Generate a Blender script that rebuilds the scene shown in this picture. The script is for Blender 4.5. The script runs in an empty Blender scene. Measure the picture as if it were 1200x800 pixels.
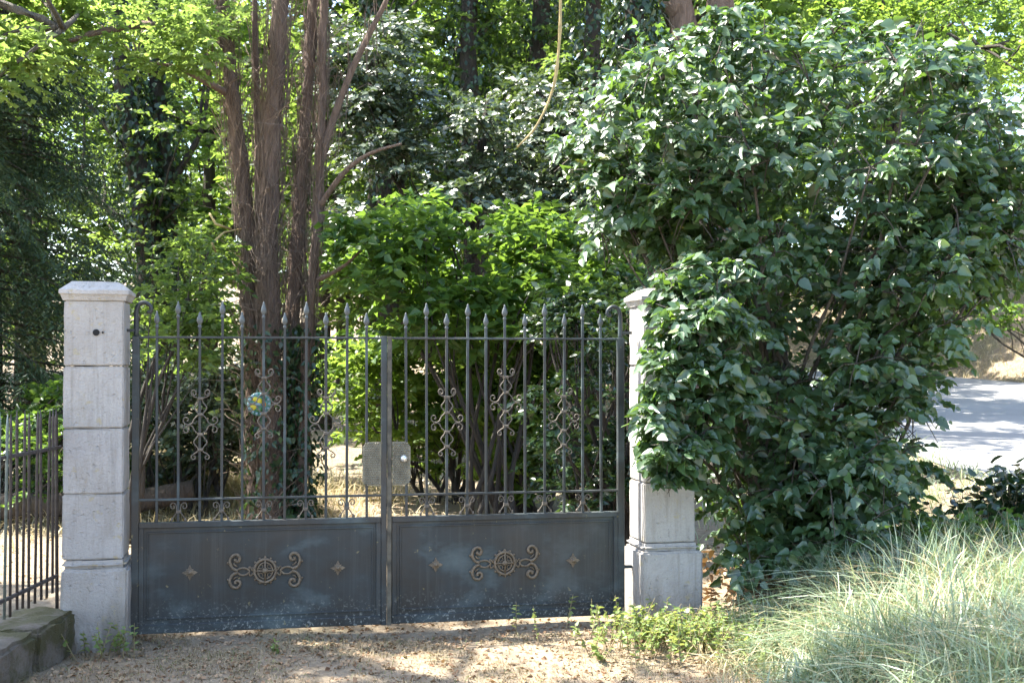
import bpy, bmesh, math, random
import numpy as np
from mathutils import Vector, Matrix

PI = math.pi
random.seed(7)
RNG = np.random.default_rng(11)
scene = bpy.context.scene
COL = scene.collection

# ------------------------------------------------------------------ camera
F_PX, CX, HY, CAM_Z = 1450.0, 600.0, 425.0, 1.6
cam_d = bpy.data.cameras.new('camera')
cam_d.sensor_width = 36.0
cam_d.lens = F_PX / 1200.0 * 36.0
cam_d.clip_start = 0.05
cam_d.clip_end = 500
cam_d.dof.use_dof = True
cam_d.dof.focus_distance = 7.5
cam_d.dof.aperture_fstop = 6.3
cam = bpy.data.objects.new('camera', cam_d)
COL.objects.link(cam)
cam.location = (0, 0, CAM_Z)
cam.rotation_euler = (PI / 2 + math.atan((HY - 400.0) / F_PX), 0, 0)
scene.camera = cam

# ------------------------------------------------------------------ sky, sun, exposure
SUN_AZ, SUN_EL = math.radians(-72.0), math.radians(58.0)
world = bpy.data.worlds.new('World')
scene.world = world
world.use_nodes = True
wn = world.node_tree.nodes
wl = world.node_tree.links
bg = wn.get('Background') or wn.new('ShaderNodeBackground')
sky = wn.new('ShaderNodeTexSky')
sky.sky_type = 'NISHITA'
sky.sun_disc = False
sky.sun_elevation = SUN_EL
sky.sun_rotation = SUN_AZ
sky.air_density = 1.0
sky.dust_density = 1.6
sky.ozone_density = 1.0
wl.new(sky.outputs[0], bg.inputs['Color'])
bg.inputs['Strength'].default_value = 0.15

sun_dir = Vector((math.sin(SUN_AZ) * math.cos(SUN_EL), math.cos(SUN_AZ) * math.cos(SUN_EL), math.sin(SUN_EL)))
sun_d = bpy.data.lights.new('sun', 'SUN')
sun_d.energy = 5.0
sun_d.angle = math.radians(0.5)
sun_d.color = (1.0, 0.95, 0.86)
sun = bpy.data.objects.new('sun', sun_d)
COL.objects.link(sun)
sun.location = sun_dir * 40
sun.rotation_euler = sun_dir.to_track_quat('Z', 'Y').to_euler()

scene.view_settings.view_transform = 'Standard'
scene.view_settings.look = 'None'
scene.view_settings.gamma = 1.0
scene.view_settings.use_curve_mapping = False
scene.view_settings.exposure = 2.3
scene.render.engine = 'CYCLES'
cy = scene.cycles
cy.max_bounces = 7
cy.diffuse_bounces = 4
cy.glossy_bounces = 3
cy.transmission_bounces = 5
cy.transparent_max_bounces = 4
cy.caustics_reflective = False
cy.caustics_refractive = False
cy.sample_clamp_indirect = 6.0
cy.use_adaptive_sampling = True
cy.adaptive_threshold = 0.015
cy.use_denoising = True


# ------------------------------------------------------------------ helpers
def at(x, y, Y):
    """photo pixel (1200 x 800) at depth Y -> world point"""
    return Vector(((x - CX) / F_PX * Y, Y, CAM_Z + (HY - y) / F_PX * Y))


def smooth(a, b, t):
    t = np.clip((np.asarray(t, float) - a) / (b - a), 0, 1)
    return t * t * (3 - 2 * t)


def tag(o, label=None, cat=None, group=None, kind=None):
    if label: o['label'] = label
    if cat: o['category'] = cat
    if group: o['group'] = group
    if kind: o['kind'] = kind
    return o


def empty(name, loc=(0, 0, 0), rz=0.0):
    o = bpy.data.objects.new(name, None)
    o.empty_display_size = 0.2
    o.location = loc
    o.rotation_euler = (0, 0, rz)
    COL.objects.link(o)
    return o


def link(name, me, mat=None, parent=None):
    o = bpy.data.objects.new(name, me)
    COL.objects.link(o)
    if mat is not None and not me.materials:
        me.materials.append(mat)
    if parent is not None:
        o.parent = parent
    return o


def np_mesh(name, V, F, tint=None, smooth_shade=False):
    """V (n,3), F (m,3|4) -> mesh; tint: one float per face"""
    me = bpy.data.meshes.new(name)
    V = np.ascontiguousarray(V, dtype=np.float32)
    F = np.ascontiguousarray(F, dtype=np.int32)
    k = F.shape[1]
    me.vertices.add(len(V))
    me.vertices.foreach_set('co', V.ravel())
    me.loops.add(F.size)
    me.loops.foreach_set('vertex_index', F.ravel())
    me.polygons.add(len(F))
    me.polygons.foreach_set('loop_start', np.arange(0, F.size, k, dtype=np.int32))
    if smooth_shade:
        me.polygons.foreach_set('use_smooth', np.ones(len(F), dtype=bool))
    if tint is not None:
        a = me.attributes.new('tint', 'FLOAT', 'FACE')
        a.data.foreach_set('value', np.ascontiguousarray(tint, dtype=np.float32))
    me.update(calc_edges=True)
    return me


def unit(a):
    return a / np.maximum(np.linalg.norm(a, axis=-1, keepdims=True), 1e-9)


class MB:
    """collects boxes, tubes and lathes into one mesh"""
    def __init__(self):
        self.v, self.f, self.s = [], [], []

    def add(self, vs, fs, sm=False):
        n = len(self.v)
        self.v += [tuple(p) for p in vs]
        self.f += [tuple(i + n for i in f) for f in fs]
        self.s += [sm] * len(fs)
        return self

    def box(self, x0, x1, y0, y1, z0, z1):
        vs = [(x, y, z) for x in (x0, x1) for y in (y0, y1) for z in (z0, z1)]
        fs = [(0, 1, 3, 2), (4, 6, 7, 5), (0, 4, 5, 1), (2, 3, 7, 6), (0, 2, 6, 4), (1, 5, 7, 3)]
        return self.add(vs, fs)

    def tube(self, pts, r, n=6, caps=True, sm=True):
        pts = [Vector(p) for p in pts]
        if not hasattr(r, '__len__'): r = [r] * len(pts)
        vs, fs = [], []
        prev = None
        for i, p in enumerate(pts):
            d = (pts[min(i + 1, len(pts) - 1)] - pts[max(i - 1, 0)]).normalized()
            if prev is None:
                ref = Vector((0, 0, 1)) if abs(d.z) < .9 else Vector((0, 1, 0))
                a = d.cross(ref).normalized()
            else:
                a = (prev - d * prev.dot(d))
                a = a.normalized() if a.length > 1e-6 else d.orthogonal().normalized()
            prev = a
            b = d.cross(a)
            for k in range(n):
                t = 2 * PI * k / n
                vs.append(p + (a * math.cos(t) + b * math.sin(t)) * r[i])
        for i in range(len(pts) - 1):
            for k in range(n):
                k2 = (k + 1) % n
                fs.append((i * n + k, i * n + k2, (i + 1) * n + k2, (i + 1) * n + k))
        if caps:
            fs.append(tuple(range(n))[::-1])
            fs.append(tuple((len(pts) - 1) * n + k for k in range(n)))
        return self.add(vs, fs, sm)

    def lathe(self, prof, c=(0, 0, 0), n=8, sx=1, sy=1, axis='z', sm=True):
        vs, fs = [], []
        for r, h in prof:
            for k in range(n):
                t = 2 * PI * k / n
                x, y = r * math.cos(t) * sx, r * math.sin(t) * sy
                vs.append((c[0] + x, c[1] + y, c[2] + h) if axis == 'z' else (c[0] + x, c[1] - h, c[2] + y))
        for i in range(len(prof) - 1):
            for k in range(n):
                k2 = (k + 1) % n
                fs.append((i * n + k, i * n + k2, (i + 1) * n + k2, (i + 1) * n + k))
        fs.append(tuple(range(n))[::-1])
        fs.append(tuple((len(prof) - 1) * n + k for k in range(n)))
        return self.add(vs, fs, sm)

    def mesh(self, name, bevel=0.0):
        me = bpy.data.meshes.new(name)
        me.from_pydata(self.v, [], self.f)
        me.polygons.foreach_set('use_smooth', self.s)
        bm = bmesh.new(); bm.from_mesh(me)
        bmesh.ops.recalc_face_normals(bm, faces=bm.faces)
        if bevel:
            bmesh.ops.bevel(bm, geom=list(bm.edges), offset=bevel, segments=1, affect='EDGES', clamp_overlap=True)
        bm.to_mesh(me); bm.free()
        return me

    def build(self, name, mat, parent=None, bevel=0.0):
        return link(name, self.mesh(name, bevel), mat, parent)


# ------------------------------------------------------------------ materials
class NT:
    def __init__(self, name):
        self.m = bpy.data.materials.new(name)
        self.m.use_nodes = True
        self.t = self.m.node_tree
        self.p = self.t.nodes['Principled BSDF']
        self.out = self.t.nodes['Material Output']

    def n(self, typ, **kw):
        nd = self.t.nodes.new(typ)
        for k, v in kw.items():
            if k in nd.inputs: nd.inputs[k].default_value = v
            else: setattr(nd, k, v)
        return nd

    def l(self, a, b):
        self.t.links.new(a, b)

    def noise(self, scale, detail=5, rough=.55, vec=None, dist=0.0):
        nd = self.n('ShaderNodeTexNoise')
        nd.inputs['Scale'].default_value = scale
        nd.inputs['Detail'].default_value = detail
        nd.inputs['Roughness'].default_value = rough
        nd.inputs['Distortion'].default_value = dist
        if vec is not None: self.l(vec, nd.inputs['Vector'])
        return nd.outputs['Fac']

    def ramp(self, fac, stops, interp='LINEAR'):
        r = self.n('ShaderNodeValToRGB')
        e = r.color_ramp.elements
        r.color_ramp.interpolation = interp
        while len(e) < len(stops): e.new(.5)
        for i, (p, c) in enumerate(stops):
            e[i].position = p
            e[i].color = (*c, 1) if len(c) == 3 else c
        self.l(fac, r.inputs['Fac'])
        return r.outputs['Color']

    def mix(self, fac, a, b, mode='MIX'):
        m = self.n('ShaderNodeMix', data_type='RGBA', blend_type=mode)
        if isinstance(fac, (int, float)): m.inputs[0].default_value = fac
        else: self.l(fac, m.inputs[0])
        for s, v in ((m.inputs[6], a), (m.inputs[7], b)):
            if isinstance(v, tuple): s.default_value = (*v, 1)
            else: self.l(v, s)
        return m.outputs[2]

    def bump(self, h, strength, dist=0.02):
        b = self.n('ShaderNodeBump')
        b.inputs['Strength'].default_value = strength
        b.inputs['Distance'].default_value = dist
        self.l(h, b.inputs['Height'])
        self.l(b.outputs['Normal'], self.p.inputs['Normal'])

    def coord(self, which='Object', scale=None):
        c = self.n('ShaderNodeTexCoord').outputs[which]
        if scale:
            mp = self.n('ShaderNodeMapping')
            mp.inputs['Scale'].default_value = scale
            self.l(c, mp.inputs['Vector'])
            return mp.outputs[0]
        return c

    def pos(self):
        return self.n('ShaderNodeNewGeometry').outputs['Position']


def g(a):
    return (a, a, a)


def leaf_mat(name, dark, light, transl=(.16, .26, .03), tmix=.38, rough=.38, spec=.5, odd=None):
    m = NT(name)
    a = m.n('ShaderNodeAttribute', attribute_name='tint').outputs['Fac']
    stops = [(0.0, dark), (.91, light)]
    if odd: stops += [(.955, odd)]
    col = m.ramp(a, stops)
    m.l(col, m.p.inputs['Base Color'])
    m.p.inputs['Roughness'].default_value = rough
    m.p.inputs['Specular IOR Level'].default_value = spec
    tr = m.n('ShaderNodeBsdfTranslucent')
    tcol = m.mix(a, tuple(c * .62 for c in transl), transl)
    m.l(tcol, tr.inputs['Color'])
    mx = m.n('ShaderNodeMixShader')
    mx.inputs[0].default_value = tmix
    m.l(m.p.outputs[0], mx.inputs[1])
    m.l(tr.outputs[0], mx.inputs[2])
    m.l(mx.outputs[0], m.out.inputs['Surface'])
    return m.m


def bark_mat(name, c1, c2, sc=1.0):
    m = NT(name)
    v = m.coord('Object', (16 * sc, 16 * sc, 1.5 * sc))
    f = m.noise(1.8, 9, .68, v, .8)
    f2 = m.noise(.9, 4, .5, m.coord('Object'))
    col = m.mix(f2, m.ramp(f, [(.3, tuple(c * .45 for c in c1)), (.55, c1), (.75, c2)]), c2)
    col = m.mix(.35, col, m.ramp(f, [(.35, tuple(c * .4 for c in c1)), (.7, c2)]))
    m.l(col, m.p.inputs['Base Color'])
    m.p.inputs['Roughness'].default_value = .9
    m.bump(f, 1.0, .06)
    return m.m


def plain_mat(name, col, rough=.7, metal=0.0, var=.25, sc=30, bump=.15):
    m = NT(name)
    f = m.noise(sc, 6, .6, m.coord('Object'))
    c = m.ramp(f, [(.3, tuple(x * (1 - var) for x in col)), (.7, tuple(min(1, x * (1 + var)) for x in col))])
    m.l(c, m.p.inputs['Base Color'])
    m.p.inputs['Roughness'].default_value = rough
    m.p.inputs['Metallic'].default_value = metal
    m.bump(f, bump, .004)
    return m.m


M = {}
M['lilac'] = leaf_mat('lilac_leaf', (.018, .048, .020), (.066, .128, .050), (.24, .42, .05), .26, .40, .95, (.34, .32, .04))
M['hazel'] = leaf_mat('hazel_leaf', (.026, .068, .018), (.075, .150, .036), (.28, .46, .055), .40, .42, .45)
M['lime'] = leaf_mat('sunlit_leaf', (.045, .095, .016), (.090, .160, .036), (.36, .53, .075), .47, .5, .35)
M['robinia'] = leaf_mat('feathery_leaf', (.060, .100, .022), (.105, .160, .046), (.38, .54, .11), .5, .5, .35, (.32, .26, .05))
M['silver'] = leaf_mat('glossy_leaf', (.034, .060, .032), (.10, .135, .080), (.16, .24, .04), .20, .33, .85)
M['wood'] = leaf_mat('wood_leaf', (.024, .052, .015), (.065, .115, .032), (.31, .46, .075), .44, .45, .4)
M['ivy'] = leaf_mat('ivy_leaf', (.012, .034, .014), (.032, .070, .022), (.10, .17, .03), .2, .32, .55)
M['fir'] = leaf_mat('fir_needle', (.022, .046, .028), (.055, .092, .050), (.10, .17, .05), .2, .5, .3)
M['weed'] = leaf_mat('weed_leaf', (.10, .17, .045), (.22, .30, .10), (.44, .50, .12), .38, .45, .4)
M['dry_leaf'] = leaf_mat('dry_leaf', (.16, .085, .045), (.42, .30, .19), (.30, .18, .06), .15, .7, .2)
M['grass'] = leaf_mat('green_grass', (.10, .165, .085), (.38, .45, .30), (.36, .44, .15), .28, .32, .7, (.56, .49, .28))
M['straw'] = leaf_mat('straw_grass', (.30, .24, .13), (.58, .50, .32), (.45, .38, .18), .25, .55, .3, (.15, .22, .06))

M['stubble'] = leaf_mat('stubble_grass', (.17, .132, .078), (.37, .295, .18), (.28, .22, .10), .2, .6, .2, (.14, .18, .06))

M['bark_red'] = bark_mat('bark_redbrown', (.125, .076, .054), (.29, .205, .155))
M['bark_dark'] = bark_mat('bark_dark', (.040, .032, .025), (.085, .070, .055))
M['bark_grey'] = bark_mat('bark_grey', (.10, .085, .068), (.19, .165, .135))
M['twig'] = bark_mat('dead_twig', (.22, .145, .10), (.42, .32, .25), 3)
M['bare'] = plain_mat('bare_branch', (.42, .31, .13), .7, 0, .3, 20)
M['log'] = bark_mat('log_bark', (.055, .040, .030), (.12, .09, .07))


def stone_mat():
    m = NT('limestone')
    v = m.pos()
    big = m.noise(2.3, 6, .6, v)
    fine = m.noise(75, 5, .65, v)
    pit = m.noise(38, 3, .5, v)
    ob = m.n('ShaderNodeObjectInfo').outputs['Random']
    col = m.ramp(big, [(.30, (.29, .268, .245)), (.5, (.405, .382, .358)), (.72, (.49, .468, .44))])
    col = m.mix(m.ramp(ob, [(0, g(0)), (1, g(.35))]), col, (.37, .345, .305))
    col = m.mix(m.ramp(fine, [(.42, g(.0)), (.72, g(.45))]), col, (.30, .28, .255))
    st = m.noise(5.5, 7, .7, m.n('ShaderNodeMapping', Scale=(1.6, 1.6, .5)).outputs[0])
    mp = [n for n in m.t.nodes if n.type == 'MAPPING'][-1]
    m.l(v, mp.inputs['Vector'])
    col = m.mix(m.ramp(st, [(.53, g(0)), (.70, g(.65))]), col, (.30, .27, .22))
    sk = m.n('ShaderNodeMapping'); sk.inputs['Scale'].default_value = (16, 16, 1.1); m.l(v, sk.inputs['Vector'])
    run = m.noise(1.0, 6, .65, sk.outputs[0], .4)
    col = m.mix(m.ramp(run, [(.50, g(0)), (.70, g(.65))]), col, (.24, .22, .19))
    zs = m.n('ShaderNodeSeparateXYZ'); m.l(v, zs.inputs[0])
    foot = m.n('ShaderNodeMath', operation='MULTIPLY')
    m.l(m.ramp(zs.outputs['Z'], [(.0, g(1)), (.30, g(0))]), foot.inputs[0]); m.l(m.ramp(st, [(.35, g(0)), (.6, g(.9))]), foot.inputs[1])
    col = m.mix(foot.outputs[0], col, (.17, .145, .11))
    li = m.noise(14, 4, .6, v)
    col = m.mix(m.ramp(li, [(.62, g(0)), (.70, g(.6))]), col, (.40, .33, .17))
    m.l(col, m.p.inputs['Base Color'])
    m.p.inputs['Roughness'].default_value = .92
    ad = m.n('ShaderNodeMath', operation='ADD')
    m.l(m.ramp(pit, [(.26, g(0)), (.36, g(1))]), ad.inputs[0])
    m.l(fine, ad.inputs[1])
    m.bump(ad.outputs[0], .7, .014)
    return m.m


def mossy_stone_mat():
    m = NT('mossy_wall_stone')
    v = m.pos()
    big = m.noise(4.0, 7, .65, v)
    fine = m.noise(60, 5, .65, v)
    col = m.ramp(big, [(.3, (.070, .054, .038)), (.5, (.16, .130, .095)), (.75, (.28, .24, .19))])
    col = m.mix(m.ramp(fine, [(.35, g(0)), (.7, g(.6))]), col, (.20, .18, .15))
    mo = m.noise(3.2, 6, .7, v, .5)
    col = m.mix(m.ramp(mo, [(.44, g(0)), (.56, g(.85))]), col, (.075, .070, .018))
    m.l(col, m.p.inputs['Base Color'])
    m.p.inputs['Roughness'].default_value = .95
    m.bump(m.mix(.5, m.noise(22, 7, .7, v), fine), 1.0, .05)
    return m.m


def gate_mat():
    m = NT('weathered_gate_paint')
    v = m.pos()
    mp = m.n('ShaderNodeMapping')
    mp.inputs['Scale'].default_value = (1.5, 1.5, 2.6)
    m.l(v, mp.inputs['Vector'])
    cl = m.noise(1.75, 8, .58, mp.outputs[0], .15)
    col = m.ramp(cl, [(.36, (.015, .017, .017)), (.54, (.022, .029, .031)), (.62, (.046, .062, .064)), (.76, (.09, .115, .113))])
    br = m.noise(2.1, 3, .5, v)
    col = m.mix(m.ramp(br, [(.5, g(0)), (.70, g(.55))]), col, (.052, .042, .034))
    sp = m.noise(55, 4, .6, v)
    zz = m.n('ShaderNodeSeparateXYZ'); m.l(v, zz.inputs[0])
    low = m.ramp(zz.outputs['Z'], [(.03, g(1)), (.20, g(0))])
    spot = m.ramp(sp, [(.56, g(0)), (.66, g(.8))])
    mm = m.n('ShaderNodeMath', operation='MULTIPLY'); m.l(spot, mm.inputs[0]); m.l(low, mm.inputs[1])
    col = m.mix(mm.outputs[0], col, (.26, .27, .24))
    rs = m.noise(23, 5, .65, v)
    col = m.mix(m.ramp(rs, [(.66, g(0)), (.72, g(.8))]), col, (.24, .20, .09))
    st = m.n('ShaderNodeMapping'); st.inputs['Scale'].default_value = (34, 34, 1.0); m.l(v, st.inputs['Vector'])
    stn = m.noise(1.0, 7, .7, st.outputs[0], .3)
    col = m.mix(m.ramp(stn, [(.5, g(0)), (.8, g(.38))]), col, (.085, .092, .09))
    m.l(col, m.p.inputs['Base Color'])
    m.l(m.ramp(cl, [(.3, g(.38)), (.7, g(.62))]), m.p.inputs['Roughness'])
    m.p.inputs['Specular IOR Level'].default_value = .5
    m.bump(m.noise(26, 4, .5, v), .12, .004)
    return m.m


def ground_mat():
    m = NT('dry_ground')
    v = m.pos()
    a = m.noise(1.1, 7, .6, v)
    b = m.noise(14, 8, .7, v)
    c = m.noise(90, 4, .6, v)
    col = m.ramp(b, [(.3, (.125, .092, .058)), (.5, (.245, .192, .125)), (.72, (.38, .31, .21))])
    col = m.mix(m.ramp(a, [(.42, g(0)), (.62, g(.7))]), col, (.33, .255, .165))
    col = m.mix(m.ramp(c, [(.35, g(.5)), (.6, g(0))]), col, (.16, .12, .09))
    gr = m.noise(.55, 6, .65, v, .4)
    col = m.mix(m.ramp(gr, [(.56, g(0)), (.70, g(.6))]), col, (.17, .17, .07))
    m.l(col, m.p.inputs['Base Color'])
    m.p.inputs['Roughness'].default_value = .95
    m.bump(m.mix(.5, b, c), .8, .03)
    return m.m


def road_mat():
    m = NT('worn_asphalt')
    v = m.pos()
    a = m.noise(.8, 5, .6, v)
    b = m.noise(120, 4, .6, v)
    col = m.ramp(a, [(.3, (.25, .245, .24)), (.7, (.34, .335, .325))])
    col = m.mix(m.ramp(b, [(.35, g(.4)), (.65, g(0))]), col, (.12, .12, .12))
    m.l(col, m.p.inputs['Base Color'])
    m.p.inputs['Roughness'].default_value = .85
    m.bump(b, .3, .01)
    return m.m


M['stone'] = stone_mat()
M['mossy'] = mossy_stone_mat()
M['gate'] = gate_mat()
M['tip'] = plain_mat('bare_metal_tip', (.095, .105, .104), .5, .25, .4, 60)
M['rust'] = plain_mat('rusty_ornament', (.125, .104, .080), .75, .1, .45, 70, .3)
M['emblem'] = plain_mat('brown_gold_cast_iron', (.155, .118, .078), .7, .15, .45, 60, .3)
M['worn'] = plain_mat('worn_edge_strip', (.085, .075, .055), .6, .1, .7, 14, .2)
M['hammered'] = plain_mat('hammered_plate', (.19, .175, .13), .5, .35, .35, 14, .2)
M['chrome'] = plain_mat('pale_knob', (.75, .75, .74), .2, .6, .08, 30, 0)
M['rail_rust'] = plain_mat('rusty_railing', (.060, .050, .045), .75, .2, .4, 40, .3)
M['rail_green'] = plain_mat('green_grey_railing', (.125, .155, .145), .6, .2, .3, 40, .2)
M['hole'] = plain_mat('hole_shade_black', (.012, .012, .012), .9)  # shade inside the pillar hole, put in as a near-black colour
M['ground'] = ground_mat()
M['road'] = road_mat()
M['teal'] = plain_mat('plaque_teal', (.045, .17, .14), .3, 0, .45, 45, .05)
M['blue'] = plain_mat('plaque_pale_blue', (.20, .29, .31), .3, 0, .2, 40, .05)
M['yellow'] = plain_mat('plaque_yellow', (.60, .50, .03), .35, 0, .12, 50, .05)
M['green'] = plain_mat('plaque_green', (.06, .18, .05), .35, 0, .3, 40, .05)
M['orange'] = plain_mat('plaque_orange', (.60, .20, .04), .35, 0, .2, 40, .05)


# ------------------------------------------------------------------ terrain
def road_c(y):
    y = np.asarray(y, float)
    return 7.9 - .030 * np.maximum(0, y - 19) ** 2 * (y < 60)


def road_z(y):
    return .33 + (np.asarray(y, float) - 8) * .050


HW = 3.55


def height(x, y):
    x = np.asarray(x, float); y = np.asarray(y, float)
    z = np.full(np.broadcast(x, y).shape, -.03) + 0 * x
    z = z + .012 * np.sin(x * 3.1 + y * 1.7) + .010 * np.sin(x * 1.3 - y * 4.3)
    z = z - .012 * np.exp(-((y - 7.6) ** 2) / .3)
    z = z + .30 * smooth(1.25, 2.6, x) * smooth(10.5, 8.0, y)
    z = z + .45 * np.exp(-(((x + 4.4) / 1.5) ** 2 + ((y - 15.2) / 1.3) ** 2))
    z = z + .085 * np.maximum(0, y - 19)
    w = smooth(2.7, 4.4, x - np.minimum(road_c(y) - 7.9, 0))
    yc = np.minimum(y, 34)
    z = z * (1 - w) + (road_z(yc)) * w
    over = np.maximum(0, x - (road_c(yc) + HW + .3))
    z = z + np.minimum(over * .62, 5.5) + .05 * np.minimum(over, 1) * np.sin(y * 2.2 + x * 3)
    return z


def gz(x, y):
    return float(height(np.array(x), np.array(y)))


def grid_mesh(name, xs, ys, zf, dz=0.0):
    X, Y = np.meshgrid(xs, ys)
    Z = zf(X, Y) + dz
    V = np.stack([X, Y, Z], -1).reshape(-1, 3)
    nx, ny = len(xs), len(ys)
    i = np.arange(ny - 1)[:, None] * nx + np.arange(nx - 1)[None]
    F = np.stack([i, i + 1, i + 1 + nx, i + nx], -1).reshape(-1, 4)
    return np_mesh(name, V, F, smooth_shade=True)


xs = np.unique(np.concatenate([np.linspace(-90, -12, 20), np.linspace(-12, 14, 170), np.linspace(14, 90, 20)]))
ys = np.unique(np.concatenate([np.linspace(-30, 4, 12), np.linspace(4, 12, 110), np.linspace(12, 36, 110), np.linspace(36, 160, 22)]))
ground = link('ground', grid_mesh('ground', xs, ys, height), M['ground'])
tag(ground, 'dry bare ground strewn with leaves before and behind the gate', 'ground', kind='structure')

ry = np.linspace(2, 33.5, 90)
ru = np.linspace(-HW, HW, 14)
RX = road_c(ry)[:, None] + ru[None]
RY = np.repeat(ry[:, None], len(ru), 1)
RZ = height(RX, RY) + .014
i = np.arange(len(ry) - 1)[:, None] * len(ru) + np.arange(len(ru) - 1)[None]
road = link('road', np_mesh('road', np.stack([RX, RY, RZ], -1).reshape(-1, 3),
            np.stack([i, i + 1, i + 1 + len(ru), i + len(ru)], -1).reshape(-1, 4), smooth_shade=True), M['road'])
tag(road, 'sunlit grey asphalt road climbing past the leafy bush', 'road', kind='structure')

# ------------------------------------------------------------------ gate frame of reference
G0 = Vector((-2.23, 7.34, 0)); G1 = Vector((.693, 7.92, 0))
TH = math.atan2(G1.y - G0.y, G1.x - G0.x)
GW = (G1 - G0).length
UX = Vector((math.cos(TH), math.sin(TH), 0)); VN = Vector((math.sin(TH), -math.cos(TH), 0))


def gp(u, v, z):
    return G0 + UX * u + VN * v + Vector((0, 0, z))


# ------------------------------------------------------------------ stone pillars
def rough_block(x0, x1, y0, y1, z0, z1, bev=.012, amp=.004, cuts=5, seed=0, taper=0.0, segs=2):
    bm = bmesh.new()
    bmesh.ops.create_cube(bm, size=1.0)
    for v in bm.verts:
        v.co = Vector((x0 + (v.co.x + .5) * (x1 - x0), y0 + (v.co.y + .5) * (y1 - y0), z0 + (v.co.z + .5) * (z1 - z0)))
    bmesh.ops.bevel(bm, geom=list(bm.edges), offset=bev, segments=2, affect='EDGES')
    long_e = [e for e in bm.edges if e.calc_length() > .05]
    bmesh.ops.subdivide_edges(bm, edges=long_e, cuts=cuts, use_grid_fill=True)
    rnd = random.Random(seed)
    from mathutils import noise as mn
    off = Vector((rnd.uniform(0, 50), rnd.uniform(0, 50), rnd.uniform(0, 50)))
    for v in bm.verts:
        d = mn.noise_vector(v.co * 9 + off) * amp + mn.noise_vector(v.co * 28 + off) * amp * .7
        v.co += d
    me = bpy.data.meshes.new('block')
    bmesh.ops.recalc_face_normals(bm, faces=bm.faces)
    bm.to_mesh(me); bm.free()
    for p in me.polygons: p.use_smooth = True
    me.set_sharp_from_angle(angle=math.radians(24))
    return me


def pillar(u0, u1, label, hole, bl=.030, br=.042):
    c = gp((u0 + u1) / 2, 0, 0)
    base_z = -.10
    root = empty('stone_gate_pillar', (c.x, c.y, 0), TH)
    tag(root, label, 'pillar', 'stone gate pillars')
    h = (u1 - u0) / 2
    sd = int(abs(u0) * 100)
    lv = [.468, .845, 1.222, 1.58, 1.962]
    b = link('base_block', rough_block(-h - bl, h + br, -h - .034, h + .034, base_z, .418, .014, .005, 6, sd), M['stone'], root)
    link('base_block', rough_block(-h - bl * .6, h + br * .6, -h - .020, h + .020, .418, lv[0] - .003, .020, .004, 5, sd + 1), M['stone'], root)
    for k in range(4):
        e = .002 if k % 2 else 0
        link('stone_block', rough_block(-h + e, h - e, -h + e, h - e, lv[k] + .002, lv[k + 1] - .002, .0075, .0035, 6, sd + 2 + k), M['stone'], root)
    # cap: moulded slab with a hipped top
    w = h + .026
    prof = [(h + .006, 1.960), (h + .012, 1.975), (w - .008, 1.990), (w, 1.998), (w, 2.020), (w - .010, 2.028), (h - .040, 2.070), (0.001, 2.078)]
    bm = bmesh.new()
    rings = []
    for r, z in prof:
        ring = []
        for a, bb in ((-1, -1), (1, -1), (1, 1), (-1, 1)):
            for t in range(5):
                p0 = Vector((a * r, bb * r, z))
                nx = {(-1, -1): (1, -1), (1, -1): (1, 1), (1, 1): (-1, 1), (-1, 1): (-1, -1)}[(a, bb)]
                p1 = Vector((nx[0] * r, nx[1] * r, z))
                p = p0.lerp(p1, t / 5)
                from mathutils import noise as mn
                p += mn.noise_vector(p * 14 + Vector((sd, 0, 0))) * .0045
                ring.append(bm.verts.new(p))
        rings.append(ring)
    for a, bb in zip(rings, rings[1:]):
        n = len(a)
        for k in range(n):
            bm.faces.new((a[k], a[(k + 1) % n], bb[(k + 1) % n], bb[k]))
    bm.faces.new(rings[-1]); bm.faces.new(rings[0][::-1])
    bmesh.ops.recalc_face_normals(bm, faces=bm.faces)
    me = bpy.data.meshes.new('cap'); bm.to_mesh(me); bm.free()
    link('cap', me, M['stone'], root)
    if hole:
        MB().lathe([(.019, -.02), (.019, .0025), (.017, .003)], (.012, -h - .001, 1.775), 12, axis='y').build('anchor_hole_shade', M['hole'], root)  # no recess is cut: near-black disc stands for the hole's inner shade
        MB().lathe([(.006, -.01), (.006, .004)], (.048, -h - .001, 1.775), 8, axis='y').build('anchor_hole_shade', M['hole'], root)
    return root


PU0, PU1 = -.385, -.050
pillar(PU0, PU1, 'pale stone gate pillar beside the iron railing, its front bare with a small hole', True, .004, .030)
pillar(3.088, 3.420, 'pale stone gate pillar half hidden under hanging leaves of the big bush', False)


# ------------------------------------------------------------------ iron gate
def arc(cx, cz, r, a0, a1, n=10, y=0.0, r1=None):
    r1 = r if r1 is None else r1
    return [(cx + (r + (r1 - r) * i / n) * math.cos(a0 + (a1 - a0) * i / n), y,
             cz + (r + (r1 - r) * i / n) * math.sin(a0 + (a1 - a0) * i / n)) for i in range(n + 1)]


def smooth_path(pts, n=6):
    P = [Vector(p) for p in pts]
    P = [P[0] * 2 - P[1]] + P + [P[-1] * 2 - P[-2]]
    out = []
    for i in range(1, len(P) - 2):
        for k in range(n):
            t = k / n
            a, b, c, d = P[i - 1], P[i], P[i + 1], P[i + 2]
            out.append(.5 * ((2 * b) + (c - a) * t + (2 * a - 5 * b + 4 * c - d) * t * t + (3 * b - a - 3 * c + d) * t ** 3))
    out.append(P[-2])
    return out


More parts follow.
